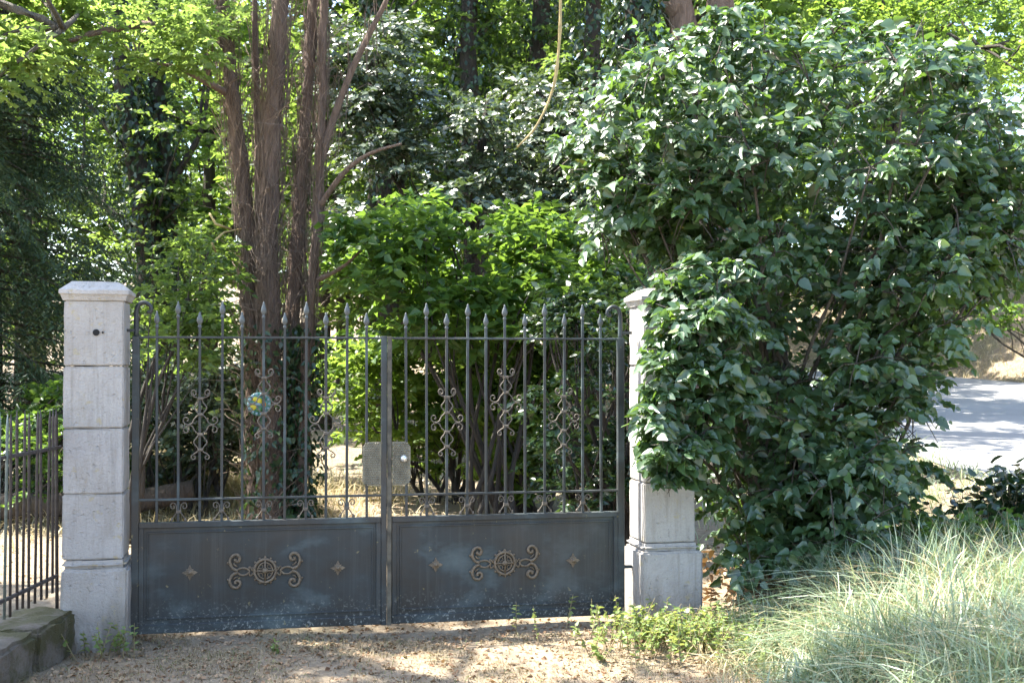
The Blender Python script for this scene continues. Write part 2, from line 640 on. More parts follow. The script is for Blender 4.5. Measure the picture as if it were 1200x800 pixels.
def make_scroll_meshes():
    mb = MB(); r = .0040
    for s in (-1, 1):
        # top curl, diamond and collar
        mb.tube(smooth_path([(s * .046, 0, .388), (s * .040, 0, .372), (s * .026, 0, .378), (s * .030, 0, .398), (s * .046, 0, .402),
                             (s * .054, 0, .386), (s * .044, 0, .366), (s * .014, 0, .352), (s * .014, 0, .330), (s * .036, 0, .296), (s * .018, 0, .268), (s * .010, 0, .256)], 5), r, 5)
        # middle: one pair curling up, one pair curling down
        mb.tube(smooth_path([(s * .010, 0, .256), (s * .034, 0, .232), (s * .050, 0, .204), (s * .076, 0, .196), (s * .098, 0, .212),
                             (s * .096, 0, .234), (s * .078, 0, .238), (s * .070, 0, .222), (s * .080, 0, .216)], 5), r, 5)
        mb.tube(smooth_path([(s * .010, 0, .136), (s * .034, 0, .160), (s * .050, 0, .188), (s * .076, 0, .190), (s * .097, 0, .174),
                             (s * .092, 0, .152), (s * .076, 0, .150), (s * .070, 0, .164), (s * .079, 0, .170)], 5), r, 5)
        # lower diamond and curl
        mb.tube(smooth_path([(s * .010, 0, .136), (s * .018, 0, .122), (s * .038, 0, .090), (s * .014, 0, .054), (s * .012, 0, .038),
                             (s * .036, 0, .022), (s * .052, 0, .006), (s * .046, 0, -.010), (s * .030, 0, -.008), (s * .030, 0, .006), (s * .040, 0, .008)], 5), r, 5)
    col = MB().box(-.0165, .0165, -.015, .015, -.008, .008).mesh('collar', .002)
    ly = MB()
    for s in (-1, 1):
        ly.tube(smooth_path([(s * .030, 0, .092), (s * .024, 0, .082), (s * .034, 0, .074), (s * .046, 0, .084), (s * .044, 0, .102), (s * .028, 0, .108),
                             (s * .014, 0, .092), (s * .011, 0, .062), (s * .014, 0, .048), (s * .030, 0, .024), (s * .040, 0, .008)], 5), .0036, 5)
    ly.lathe([(.004, 0), (.007, .004), (.007, .014), (.003, .020)], (-.040, 0, -.002), 6)
    ly.lathe([(.004, 0), (.007, .004), (.007, .014), (.003, .020)], (.040, 0, -.002), 6)
    lc = MB().box(-.015, .015, -.013, .013, -.010, .010).mesh('collar', .002)
    return mb.mesh('scroll_ornament'), col, ly.mesh('lyre_scroll'), lc


SCROLL, COLLAR, LYRE, LCOLLAR = make_scroll_meshes()
TIP = MB().lathe([(.013, 0), (.013, .012), (.008, .016), (.0085, .024), (.014, .030), (.0205, .046), (.017, .066), (.009, .086), (.007, .092), (.0075, .100), (.001, .108)], n=8, sy=.6).mesh('spear_tip')
ROSETTE = None


def rosette_mesh():
    mb = MB()
    for k in range(8):
        a = k * PI / 4
        L = .034 if k % 2 == 0 else .022
        c, s = math.cos(a), math.sin(a)
        px, pz = -s, c
        vs = [(0, -.010, 0), (c * L * .55 + px * .008, -.007, s * L * .55 + pz * .008), (c * L, -.004, s * L), (c * L * .55 - px * .008, -.007, s * L * .55 - pz * .008),
              (0, 0, 0), (c * L * .55 + px * .008, 0, s * L * .55 + pz * .008), (c * L, 0, s * L), (c * L * .55 - px * .008, 0, s * L * .55 - pz * .008)]
        mb.add(vs, [(0, 1, 2, 3), (1, 5, 6, 2), (3, 2, 6, 7), (0, 4, 5, 1), (0, 3, 7, 4)])
    mb.lathe([(.010, .0), (.010, .012), (.005, .016)], (0, 0, 0), 8, axis='y')
    return mb.mesh('rosette')


def emblem_mesh():
    mb = MB(); y = -.008
    W = 1.0
    ring = lambda R, r, n=28, sz=1.1: mb.tube([(R * math.cos(2 * PI * k / n), y, R * sz * math.sin(2 * PI * k / n)) for k in range(n + 1)], r, 6, False)
    ring(.062, .0095)
    ring(.044, .0055)
    for k in range(14):
        a = 2 * PI * k / 14 + PI / 2
        mb.lathe([(.004, 0), (.0085, .004), (.0085, .012), (.003, .017)], (.073 * math.cos(a), .004, .080 * math.sin(a)), 6, axis='y')
    mb.tube([(0, y - .003, -.066), (0, y - .003, .066)], .006, 6)
    mb.tube([(-.060, y - .003, 0), (.060, y - .003, 0)], .006, 6)
    mb.lathe([(.018, 0), (.018, .016), (.008, .022)], (0, .0, 0), 10, axis='y')
    for a in (PI / 4, 3 * PI / 4, 5 * PI / 4, 7 * PI / 4):
        c = (math.cos(a) * .036, 0, math.sin(a) * .036)
        mb.tube([(c[0] + .013 * math.cos(t), y, c[2] + .013 * math.sin(t)) for t in [2 * PI * k / 10 for k in range(11)]], .0035, 5, False)
    for s in (-1, 1):
        mb.tube(smooth_path([(s * .070, y, .0), (s * .092, y, .026), (s * .088, y, -.026), (s * .074, y, -.02)], 5), .005, 5)
        # lens shaped loop
        mb.tube(smooth_path([(s * .088, y, 0), (s * .108, y, .017), (s * .138, y, .020), (s * .166, y, .004), (s * .140, y, -.020), (s * .108, y, -.019), (s * .088, y, 0)], 6), .0065, 6, False)
        # upper and lower horns curling in
        mb.tube(smooth_path([(s * .160, y, .006), (s * .190, y, .024), (s * .203, y, .060), (s * .190, y, .092), (s * .164, y, .102), (s * .146, y, .084), (s * .154, y, .062), (s * .172, y, .064), (s * .170, y, .078)], 6),
                [.0098] * 49, 6)
        mb.tube(smooth_path([(s * .156, y, -.004), (s * .186, y, -.018), (s * .204, y, -.054), (s * .190, y, -.088), (s * .164, y, -.096), (s * .144, y, -.078), (s * .150, y, -.056), (s * .170, y, -.058), (s * .170, y, -.072)], 6),
                [.0098] * 49, 6)
        for zz in (.052, -.048):
            mb.lathe([(.004, 0), (.008, .004), (.008, .012), (.003, .016)], (s * .214, .004, zz), 6, axis='y')
        mb.tube([(s * .182, y, .05), (s * .172, y, .036), (s * .158, y, .03)], [.006, .005, .003], 5)
        mb.tube([(s * .182, y, -.046), (s * .172, y, -.034), (s * .158, y, -.03)], [.006, .005, .003], 5)
    return mb.mesh('emblem')


ROSETTE = rosette_mesh(); EMBLEM = emblem_mesh()
ZR, ZL, ZP = 1.752, .787, .655
PITCH = .1243


def gate_leaf(s, origin, label):
    """s=+1: hinged at the railing side, s=-1: hinged at the bush side; local x runs along the gate"""
    root = empty('iron_gate_leaf', origin, TH)
    tag(root, label, 'gate', 'leaves of the iron double gate')
    X = lambda a, b: (min(s * a, s * b), max(s * a, s * b))
    P = lambda name, mb, mat='gate', bev=.002: mb.build(name, M[mat], root, bev)
    end = 1.452 if s > 0 else 1.462
    P('hinge_post', MB().box(*X(-.021, .021), -.021, .021, .0, ZR + .006))
    hook = smooth_path([(0, 0, ZR), (0, 0, 1.86), (s * .002, 0, 1.912), (s * .018, 0, 1.948), (s * .050, 0, 1.958), (s * .080, 0, 1.938), (s * .086, 0, 1.912), (s * .074, 0, 1.898), (s * .062, 0, 1.908)], 5)
    n = len(hook)
    P('hook_finial', MB().tube(hook, [.0155 - .006 * i / n for i in range(n)], 8), 'gate', 0)
    for z in (1.792, .30):
        P('hinge', MB().box(*X(-.075, .012), -.012, .012, z - .009, z + .009))
    P('top_rail', MB().box(*X(.021, end), -.014, .014, ZR - .0065, ZR + .0065))
    P('lower_rail', MB().box(*X(.021, end), -.012, .012, ZL - .0065, ZL + .0065))
    # bars with spear tips
    long_bar = {}
    for k in range(1, 12):
        x = s * PITCH * k
        top = 1.872 if k % 2 == 0 else 1.812
        if top not in long_bar:
            long_bar[top] = MB().box(-.0078, .0078, -.0078, .0078, ZP, top).mesh('bar', .0015)
        b = link('bar', long_bar[top], M['gate'], root)
        b.location = (x, 0, 0); b.rotation_euler = (random.uniform(-.005, .005), random.uniform(-.0045, .0045), random.uniform(-.08, .08))
        t = link('spear_tip', TIP, M['tip'], b)
        t.location = (0, 0, top - .002); t.scale = (random.uniform(.82, .95), .9, random.uniform(.88, .98))
        if k % 2 == 0:
            o = link('lyre_scroll', LYRE, M['rust'], root); o.location = (x, -.004, ZP + .004)
            c = link('collar', LCOLLAR, M['rust'], o); c.location = (0, 0, .056)
        if k in (3, 6, 9):
            o = link('scroll_ornament', SCROLL, M['rust'], root); o.location = (x, -.004, 1.158 if k == 6 else 1.035)
            for z in (.352, .256, .136, .046):
                c = link('collar', COLLAR, M['rust'], o); c.location = (0, 0.004, z)
    # lower panel
    P('base_panel', MB().box(*X(.045, end - .02), -.004, .004, .03, ZP - .012), 'gate', 0)
    P('panel_rail', MB().box(*X(.021, end), -.020, .020, ZP - .034, ZP), 'gate', .003)
    P('panel_rail', MB().box(*X(.021, end), -.020, .020, .0, .052), 'gate', .003)
    P('panel_stile', MB().box(*X(.0215, .050), -.0185, .0185, .052, ZP - .034))
    P('panel_stile', MB().box(*X(end - .030, end - .0005), -.0185, .0185, .052, ZP - .034))
    mo = MB()
    a, b_, c_, d_ = .068, end - .048, .080, ZP - .056
    for (x0, x1, z0, z1) in ((a, b_, c_, c_ + .011), (a, b_, d_ - .011, d_), (a, a + .011, c_ + .011, d_ - .011), (b_ - .011, b_, c_ + .011, d_ - .011)):
        mo.box(*X(x0, x1), -.012, -.0045, z0, z1)
    P('moulding', mo, 'gate', .002)
    # bolted-on ornaments
    e = link('emblem', EMBLEM, M['emblem'], root); e.location = (s * .755, -.004, .350); e.scale = (1.02, 1.3, 1.0)
    for xx in (.315, 1.19):
        r = link('rosette', ROSETTE, M['emblem'], root); r.location = (s * xx, -.004, .352); r.scale = (1.35, 1.4, 1.35)
    # meeting stile and lock plate
    if s > 0:
        P('meeting_stile', MB().box(1.4525, 1.4865, -.024, .024, -.005, ZR + .012))
        P('cover_strip', MB().box(1.4875, 1.515, -.031, -.0195, -.005, ZR + .010), 'worn')
    else:
        P('meeting_stile', MB().box(*X(1.4625, 1.486), -.019, .024, .0, ZR + .008))
    w, hh, cc = .112, .268, .030
    x0 = end - .002
    pts = [(x0, 0), (x0 - w + cc, 0), (x0 - w, cc), (x0 - w, hh - cc), (x0 - w + cc, hh), (x0, hh)]
    mb = MB()
    vs = [(s * x, -.017, z) for x, z in pts] + [(s * x, -.011, z) for x, z in pts]
    fs = [tuple(range(6)), tuple(range(6, 12))[::-1]] + [(i, (i + 1) % 6, (i + 1) % 6 + 6, i + 6) for i in range(6)]
    mb.add(vs, fs)
    # hammered dimples in rows
    for rI in range(18):
        for cI in range(7):
            xx = x0 - .010 - cI * .0150 - (.007 if rI % 2 else 0)
            zz = .013 + rI * .0143
            if xx < x0 - w + .012 and (zz < cc or zz > hh - cc): continue
            if xx < x0 - w + .006: continue
            mb.lathe([(.0068, 0.0), (.0056, .0045), (.0015, .0062)], (s * xx, -.0165, zz), 6, axis='y')
    lp = mb.build('lock_plate', M['hammered'], root)
    lp.location.z = .848
    if s < 0:
        MB().lathe([(.010, 0), (.010, .012), (.020, .020), (.022, .030), (.014, .040), (.002, .043)], (s * (x0 - .068), -.017, .165), 12, axis='y').build('knob', M['chrome'], lp)
    return root


gate_leaf(1, gp(0, 0, 0), 'dark iron gate leaf hinged on the pillar by the railing, round plaque behind its scrollwork')
gate_leaf(-1, gp(GW, 0, 0), 'dark iron gate leaf with pale round lock knob, hinged on the leaf-covered pillar')

# plaque hanging behind the scrollwork of the first leaf
pq = empty('round_plaque', gp(.715, -.03, 1.350), TH)
tag(pq, 'small round painted plaque, yellow and green with teal rim, hung on the gate bars', 'plaque')
MB().lathe([(.070, 0), (.072, .004), (.066, .010)], (0, .006, 0), 28, axis='y').build('disc', M['teal'], pq)
rim = MB()
for k in range(14):
    a = 2 * PI * k / 14
    rim.lathe([(.011, 0), (.010, .006), (.004, .009)], (.060 * math.cos(a), 0, .060 * math.sin(a)), 7, axis='y')
rim.build('beaded_rim', M['blue'], pq)
for (x, z, sx, sz, mt) in ((-.022, .030, .020, .016, 'yellow'), (.004, .018, .016, .020, 'yellow'), (-.034, -.016, .020, .022, 'yellow'), (.030, -.002, .012, .020, 'orange'),
                           (-.004, -.002, .022, .012, 'blue'), (.002, -.032, .026, .014, 'green'), (.030, .030, .014, .012, 'green'), (.034, -.030, .012, .012, 'blue')):
    MB().lathe([(1, 0), (.8, .003)], (0, 0, 0), 9, sx=1, sy=1, axis='y').build('painted_fruit', M[mt], pq)
    o = pq.children[-1] if False else [q for q in bpy.data.objects if q.parent == pq][-1]
    o.location = (x, -.0045 + random.uniform(-.001, .001), z); o.scale = (sx, 1, sz)

# ------------------------------------------------------------------ low wall with the railing
wall = empty('low_stone_wall', (-2.68, 6.2, 0))
tag(wall, 'low mossy stone wall carrying the iron railing, ending at the pillar', 'wall')
WX0, WX1 = -2.86, -2.50
y = 7.135; kk = 0
for L in (.60, .52, .64, .58, .66, .55, .6):
    y0 = y - L
    link('stone', rough_block(WX0 - wall.location.x, WX1 - wall.location.x + random.uniform(-.012, .012), y0 - wall.location.y + .006, y - wall.location.y, -.12, .185 + random.uniform(-.012, .012), .022, .016, 7, 40 + kk), M['mossy'], wall)
    y = y0; kk += 1
link('mortar_core', rough_block(WX0 - wall.location.x + .02, WX1 - wall.location.x - .03, y - wall.location.y, 7.12 - wall.location.y, -.12, .150, .01, .004, 3, 77), M['mossy'], wall)

rl = empty('iron_railing', (-2.63, 6.2, .17))
tag(rl, 'old rusty iron railing of thin spiked bars on the low wall', 'railing')
RXL = 0.0
for z, y1 in ((1.11 - .17, 7.22), (.372 - .17, 7.17)):
    MB().box(-.008, .008, 2.6 - 6.2, y1 - 6.2, z - .010, z + .010).build('rail', M['rail_rust'], rl, .002)
bm_ = MB().tube([(0, 0, .285 - .17), (0, 0, 1.28 - .17), (0, 0, 1.345 - .17)], [.0082, .0082, .002], 6).mesh('bar')
bp_ = MB().tube([(0, 0, .0), (0, 0, 1.28 - .17), (0, 0, 1.345 - .17)], [.0105, .0105, .002], 6).mesh('bar')
n = 0
yy = 7.185
while yy > 2.8:
    post = n % 11 == 0
    green = n >= 9
    me = bp_ if post else bm_
    o = bpy.data.objects.new('bar', me); COL.objects.link(o); o.parent = rl
    if not me.materials: me.materials.append(M['rail_rust'])
    o.material_slots[0].link = 'OBJECT'
    o.material_slots[0].material = M['rail_green'] if green else M['rail_rust']
    o.location = (random.uniform(-.003, .003), yy - 6.2, -.008 if post else random.uniform(-.02, .01))
    o.rotation_euler = (random.uniform(-.012, .012), random.uniform(-.012, .012), 0)
    yy -= .0845; n += 1


# ------------------------------------------------------------------ foliage builders
UP = np.array([0., 0., 1.])


def frame(A, N):
    A = unit(A)
    N = unit(N - A * np.sum(A * N, -1, keepdims=True))
    B = np.cross(N, A)
    return A, B, N


NEAR_T = np.array([(0, 0, 0), (.38, 0, -.03), (1, 0, -.16), (.10, .30, .07), (.36, .36, .08), (.72, .19, .0), (.10, -.30, .07), (.36, -.36, .08), (.72, -.19, .0)])
NEAR_F = np.array([(0, 1, 4, 3), (1, 2, 5, 4), (0, 6, 7, 1), (1, 7, 8, 2)])
FAR_T = np.array([(0, 0, 0), (.42, .33, .09), (1, 0, -.10), (.42, -.33, .09)])
FAR_F = np.array([(0, 2, 1), (0, 3, 2)])
NEEDLE_T = np.array([(0, 0, 0), (.45, .10, .0), (1, 0, -.05), (.45, -.10, .0)])


def leaf_arrays(P, A, N, S, tint, T=FAR_T, F=FAR_F):
    A, B, N = frame(A, N)
    S = np.asarray(S)[:, None, None]
    lr = np.random.default_rng(len(P))
    cz = lr.uniform(-.3, 2.6, (len(P), 1, 1)); cw = lr.uniform(.78, 1.15, (len(P), 1, 1))
    V = P[:, None, :] + S * (T[None, :, 0:1] * A[:, None] + T[None, :, 1:2] * cw * B[:, None] + T[None, :, 2:3] * cz * N[:, None])
    n, k = len(P), len(T)
    FF = (np.arange(n)[:, None, None] * k + F[None]).reshape(-1, F.shape[1])
    return V.reshape(-1, 3), FF, np.repeat(tint, len(F))


def sprays(rng, O, D, L, k, size, droop=.25, up=.8, rnd=.5, flat=.8, tint0=None):
    """leaves set along twigs: O origins, D directions, L lengths"""
    m = len(O)
    D = unit(D)
    t = np.linspace(.22, 1.0, k)[None] + rng.normal(0, .03, (m, k))
    P = O[:, None] + D[:, None] * (L[:, None] * t)[..., None]
    P[..., 2] -= droop * L[:, None] * t ** 2
    S = unit(np.cross(D, UP) + rng.normal(0, .05, D.shape))
    sg = np.where((np.arange(k) % 2)[None] == 0, 1, -1) * np.ones((m, 1))
    A = D[:, None] * .6 + S[:, None] * (sg * flat)[..., None] + rng.normal(0, .22, (m, k, 3))
    A[..., 2] -= .25
    N = UP * up + rng.normal(0, rnd, (m, k, 3))
    tint0 = rng.uniform(0, 1, m) if tint0 is None else tint0
    tint = np.clip(.55 * tint0[:, None] + rng.uniform(0, .45, (m, k)), 0, 1)
    S_ = size * rng.uniform(.65, 1.25, (m, k))
    return P.reshape(-1, 3), A.reshape(-1, 3), N.reshape(-1, 3), S_.ravel(), tint.ravel()


def clump_sprays(rng, C, R, per, k, size, squash=.75, bias=None, **kw):
    """C clump centres (n,3), R radii (n): twigs radiating out of every clump"""
    n = len(C)
    c = np.repeat(C, per, 0); r = np.repeat(R, per)
    d = unit(rng.normal(0, 1, (n * per, 3)))
    d[:, 2] = np.abs(d[:, 2]) * .9 - .25
    d = unit(d)
    O = c + d * (r * rng.uniform(.05, .55, n * per))[:, None] * np.array([1, 1, squash])
    L = r * rng.uniform(.35, .75, n * per)
    t0 = np.clip(np.repeat(rng.uniform(0, 1, n), per) * .6 + rng.uniform(0, .4, n * per), 0, 1)
    r_ = sprays(rng, O, d + rng.normal(0, .25, d.shape), L, k, size, tint0=t0, **kw)
    if bias is not None: r_[2][:] += np.array(bias)
    return r_


def wobble_path(rng, a, b, n=7, amp=.06, sag=0.0):
    a = np.array(a, float); b = np.array(b, float)
    L = np.linalg.norm(b - a)
    t = np.linspace(0, 1, n)[:, None]
    p = a + (b - a) * t
    w = rng.normal(0, 1, (n, 3)) * amp * L * np.sin(np.pi * t)
    w[1:-1] = (w[:-2] + w[1:-1] + w[2:]) / 3
    p = p + w
    p[:, 2] += sag * L * np.sin(np.pi * t[:, 0])
    return [tuple(q) for q in p]


def ellipsoid_clumps(rng, c, rad, n, shell=.35):
    d = unit(rng.normal(0, 1, (n, 3)))
    r = rng.uniform(shell, 1, n) ** .6
    return np.array(c) + d * r[:, None] * np.array(rad)


def nearest_on(path, c):
    P = np.array(path)
    i = int(np.argmin(np.linalg.norm(P - np.array([c[0], c[1], c[2] - 1.0]), axis=1)))
    return P[i]


def tree(name, label, base, trunks, C, R, per, k, size, leaf, bark, seed, group=None, cat='tree', T=FAR_T, F=FAR_F,
         limb_r=.05, limb_every=1, crown_name='crown', **kw):
    """trunks: list of (path points in world, r0, r1); C, R: clump centres and radii in world"""
    rng = np.random.default_rng(seed)
    root = empty(name, (base[0], base[1], gz(base[0], base[1])))
    tag(root, label, cat, group)
    off = np.array(root.location)
    mb = MB(); allp = []
    for path, r0, r1 in trunks:
        sp_ = smooth_path(path, 7 if r0 > .05 else 3)
        n = len(sp_)
        i0 = len(mb.v)
        mb.tube([Vector(p) - root.location for p in sp_], [(r0 + (r1 - r0) * i / (n - 1)) * rng.uniform(.93, 1.07) * (1.35 if i == 0 and r0 > .1 else 1) for i in range(n)], 12 if r0 > .05 else 7)
        if r0 > .05:
            for q in range(i0, len(mb.v)):
                x_, y_, z_ = mb.v[q]
                jt = r0 * .13
                mb.v[q] = (x_ + rng.normal(0, jt * .6), y_ + rng.normal(0, jt * .6), z_ + rng.normal(0, jt))
        allp += [tuple(p) for p in path[1:]]
    if limb_every and allp:
        for i in range(0, len(C), limb_every):
            a = nearest_on(allp, C[i])
            p = wobble_path(rng, a, C[i], 6, .05, .05)
            mb.tube([Vector(q) - root.location for q in p], [limb_r * (1 - .16 * j) for j in range(6)], 5)
    mb.build('trunk', M[bark], root)
    P, A, N, S, t = clump_sprays(rng, np.asarray(C), np.asarray(R), per, k, size, **kw)
    V, FF, tt = leaf_arrays(P - off, A, N, S, t, T, F)
    cr = link(crown_name, np_mesh(crown_name, V, FF, tt), M[leaf], root)
    return root


def px_clumps(rng, poly, Y0, Y1, n):
    """clump centres whose place is drawn from a region of the photograph, at depths between Y0 and Y1"""
    poly = np.array(poly, float)
    lo, hi = poly.min(0), poly.max(0)
    out = []
    while len(out) < n:
        p = rng.uniform(lo, hi)
        inside = False
        j = len(poly) - 1
        for i in range(len(poly)):
            if (poly[i, 1] > p[1]) != (poly[j, 1] > p[1]) and p[0] < (poly[j, 0] - poly[i, 0]) * (p[1] - poly[i, 1]) / (poly[j, 1] - poly[i, 1]) + poly[i, 0]:
                inside = not inside
            j = i
        if inside:
            out.append(tuple(at(p[0], p[1], rng.uniform(Y0, Y1))))
    return np.array(out)


def ivy_on(rng, path, radii, n, size, z0=None, out=.03):
    """ivy leaves lying on a trunk"""
    P = np.array(path, float)
    seg = rng.integers(0, len(P) - 1, n)
    t = rng.uniform(0, 1, n)[:, None]
    c = P[seg] * (1 - t) + P[seg + 1] * t
    r = (np.array(radii)[seg] * (1 - t[:, 0]) + np.array(radii)[seg + 1] * t[:, 0])
    a = rng.uniform(0, 2 * np.pi, n)
    o = np.stack([np.cos(a), np.sin(a), np.zeros(n)], -1)
    pos = c + o * (r + rng.uniform(0, out, n))[:, None]
    A = -UP * .8 + o * .35 + rng.normal(0, .4, (n, 3))
    N = o + UP * .35 + rng.normal(0, .35, (n, 3))
    return pos, A, N, size * rng.uniform(.6, 1.3, n), rng.uniform(0, 1, n)


def add_leaves(name, arrs, mat, parent, T=FAR_T, F=FAR_F, kind=None):
    P, A, N, S, t = arrs
    off = np.array(parent.location) if parent else np.zeros(3)
    V, FF, tt = leaf_arrays(P - off, A, N, S, t, T, F)
    o = link(name, np_mesh(name, V, FF, tt), M[mat], parent)
    if kind: o['kind'] = kind
    return o


def pp(pts, Y):
    return [tuple(at(x, y_, Y if not isinstance(Y, (list, tuple)) else Y[i])) for i, (x, y_) in enumerate(pts)]


# ------------------------------------------------------------------ many-stemmed tree with dead vines, just behind the gate
rng = np.random.default_rng(101)
Yt = 12.2
bz = gz(-2.44, Yt) - .1
stems = [
    (pp([(303, 640), (300, 520), (296, 380), (288, 250), (272, 120), (257, 0)], Yt) + [(-3.25, 12.1, 7.2), (-3.6, 12.0, 9.2)], .10, .045),
    (pp([(322, 640), (318, 520), (316, 380), (314, 250), (320, 120), (327, 0)], Yt - .12) + [(-2.2, 12.1, 7.6), (-2.3, 12.2, 10.2)], .128, .055),
    (pp([(340, 640), (340, 520), (343, 380), (350, 250), (359, 120), (366, 0)], Yt + .1) + [(-1.85, 12.6, 7.4), (-1.9, 12.9, 9.4)], .082, .04),
    (pp([(352, 640), (356, 520), (362, 380), (372, 250), (377, 120), (379, 0)], Yt - .05) + [(-1.7, 12.2, 6.8), (-1.6, 12.2, 8.6)], .055, .028),
    (pp([(308, 640), (308, 520), (306, 380), (303, 250), (300, 120), (297, 0)], Yt + .3) + [(-2.6, 12.6, 7.0), (-2.8, 12.7, 9.0)], .045, .025),
    (pp([(372, 200), (388, 145), (410, 85), (436, 30), (456, -10)], Yt - .05) + [(-.75, 12.2, 6.4)], .045, .02),
    (pp([(365, 255), (400, 205), (432, 180), (470, 168)], [Yt, Yt - .2, Yt - .3, Yt - .4]), .035, .012),
    (pp([(366, 330), (385, 322), (405, 310), (424, 292)], [Yt, Yt - .15, Yt - .25, Yt - .3]), .03, .010),
    (pp([(262, 60), (225, 40), (175, 28), (120, 35), (60, 52)], [Yt, Yt - .2, Yt - .5, Yt - .8, Yt - 1.0]), .055, .015),
    (pp([(268, 110), (240, 95), (205, 78), (160, 70)], [Yt, Yt - .3, Yt - .5, Yt - .6]), .04, .012),
]
C = np.concatenate([ellipsoid_clumps(rng, (-3.4, 12.4, 8.6), (2.2, 1.8, 2.0), 34), px_clumps(rng, [(0, -30), (255, -30), (250, 70), (120, 95), (0, 80)], 11.0, 12.6, 34)])
R = np.concatenate([np.full(34, .75), np.full(34, .42)])
t1 = tree('many_stemmed_tree', 'tall tree of several red-brown stems wrapped in dead vines, just behind the gate', (-2.44, Yt), stems, C, R, 16, 11, .075,
          'robinia', 'bark_red', 5, limb_r=.014, limb_every=3, rnd=.6)
# dead vine strands
mb = MB()
for si_, (path, r0, r1) in enumerate(stems[:6]):
    P = np.array(path)
    dens = (640, 760, 480, 280, 160, 30)[si_]
    for q in range(dens):
        tpos = rng.uniform(.02, .80) * (len(P) - 1)
        i0 = int(tpos); c = P[i0] + (P[min(i0 + 1, len(P) - 1)] - P[i0]) * (tpos - i0)
        a = rng.uniform(0, 2 * np.pi); rr = r0 * rng.uniform(.75, 1.05)
        pts = []
        L = rng.uniform(.25, .9); kick = (rng.uniform(0, 1) ** 4) * .5
        da = rng.normal(0, 1.5)
        for j in range(6):
            t_ = j / 5
            rad = rr + .006 + kick * t_ * t_
            aa = a + da * t_
            pts.append((c[0] + math.cos(aa) * rad, c[1] + math.sin(aa) * rad, c[2] + L * (t_ - .5) - kick * .55 * t_ * t_ + rng.normal(0, .015)))
        mb.tube([Vector(p_) - t1.location for p_ in pts], [rng.uniform(.0022, .0055)] * 5 + [.0012], 3, False)
o = mb.build('dead_vine_tangle', M['twig'], t1); o['kind'] = 'stuff'
# ivy on the foot
IV = [ivy_on(rng, [p for p in path[:3]], [r0 * 1.1] * 3, 900, .075, out=.16) for path, r0, r1 in stems[1:4]]
add_leaves('ivy', [np.concatenate(a) for a in zip(*IV)], 'ivy', t1)

# pale bare side twigs
o = MB()
for pts in ([(255, 300), (248, 285), (262, 272), (282, 268)], [(270, 268), (252, 262), (245, 250)]):
    o.tube([Vector(p_) - t1.location for p_ in pp(pts, [12.0, 11.8, 11.9, 12.1][:len(pts)])], [.016, .013, .010, .006][:len(pts)], 5)
o.build('bare_twig', M['bare'], t1)

# ------------------------------------------------------------------ overhanging tree outside the railing side (its shade falls on the drive)
rng = np.random.default_rng(102)
C = np.concatenate([ellipsoid_clumps(rng, (-7.0, 8.7, 7.6), (2.6, 2.0, 1.3), 150, .1), ellipsoid_clumps(rng, (-4.1, 7.0, 7.6), (2.1, .75, .45), 66, .1), ellipsoid_clumps(rng, (-1.6, 6.5, 7.6), (1.2, .6, .5), 9),
                    px_clumps(rng, [(-60, -60), (110, -40), (90, 60), (0, 95), (-60, 120)], 9.8, 11.5, 16)])
R = np.concatenate([np.full(150, .68), np.full(75, .5), np.full(16, .4)])
tree('feathery_tree', 'feathery yellow-green tree whose boughs hang over the railing from outside the view', (-8.4, 9.6),
     [([(-8.4, 9.6, -.1), (-8.35, 9.6, 2), (-8.2, 9.7, 4.2), (-8.1, 9.7, 6.2), (-8.0, 9.8, 8.4)], .26, .08),
      ([(-8.2, 9.7, 4.0), (-7.2, 9.9, 4.7), (-6.0, 10.3, 5.0), (-4.6, 10.6, 4.75), (-3.9, 10.7, 4.5)], .10, .02),
      ([(-8.1, 9.7, 5.8), (-6.6, 8.8, 7.0), (-4.8, 7.8, 7.5), (-3.0, 7.4, 7.6), (-1.2, 7.2, 7.6)], .12, .03)],
     C, R, 18, 11, .085, 'robinia', 'bark_grey', 6, limb_r=.03, limb_every=2, rnd=.6)

# ------------------------------------------------------------------ dark fir at the picture's edge
rng = np.random.default_rng(103)
fx, fy = -6.0, 14.2
fz = gz(fx, fy)
O, D, L, t0 = [], [], [], []
limbs = []
for lvl in range(17):
    z = .5 + lvl * .36
    Lb = 1.9 * (1 - lvl / 20) + .3
    for q in range(11):
        a = rng.uniform(0, 2 * PI)
        d = np.array([math.cos(a), math.sin(a), -.22])
        b = np.array([fx, fy, fz + z + rng.uniform(-.15, .15)])
        limbs.append((b, b + d * Lb))
        for s_ in np.linspace(.12, 1, 12):
            for sd in (-1, 1):
                O.append(b + d * Lb * s_); sv = np.array([-math.sin(a), math.cos(a), 0]) * sd
                D.append(d * .6 + sv * .8 + np.array([0, 0, -.5])); L.append(.52 * rng.uniform(.6, 1.2)); t0.append(rng.uniform(0, 1))
rt = empty('fir_tree', (fx, fy, fz)); tag(rt, 'dark blue-green fir with drooping sprays, standing in shade beyond the railing', 'tree')
mb = MB().tube([(0, 0, -.1), (0, 0, 3), (0, 0, 6.9)], [.2, .12, .02], 8)
for a, b in limbs:
    mb.tube([Vector(a) - rt.location, Vector((a + b) / 2 + np.array([0, 0, .06])) - rt.location, Vector(b) - rt.location], [.014, .009, .004], 4)
mb.build('trunk', M['bark_dark'], rt)
add_leaves('crown', sprays(rng, np.array(O), np.array(D), np.array(L), 22, .10, droop=.5, tint0=np.array(t0), rnd=.5), 'fir', rt, NEEDLE_T)

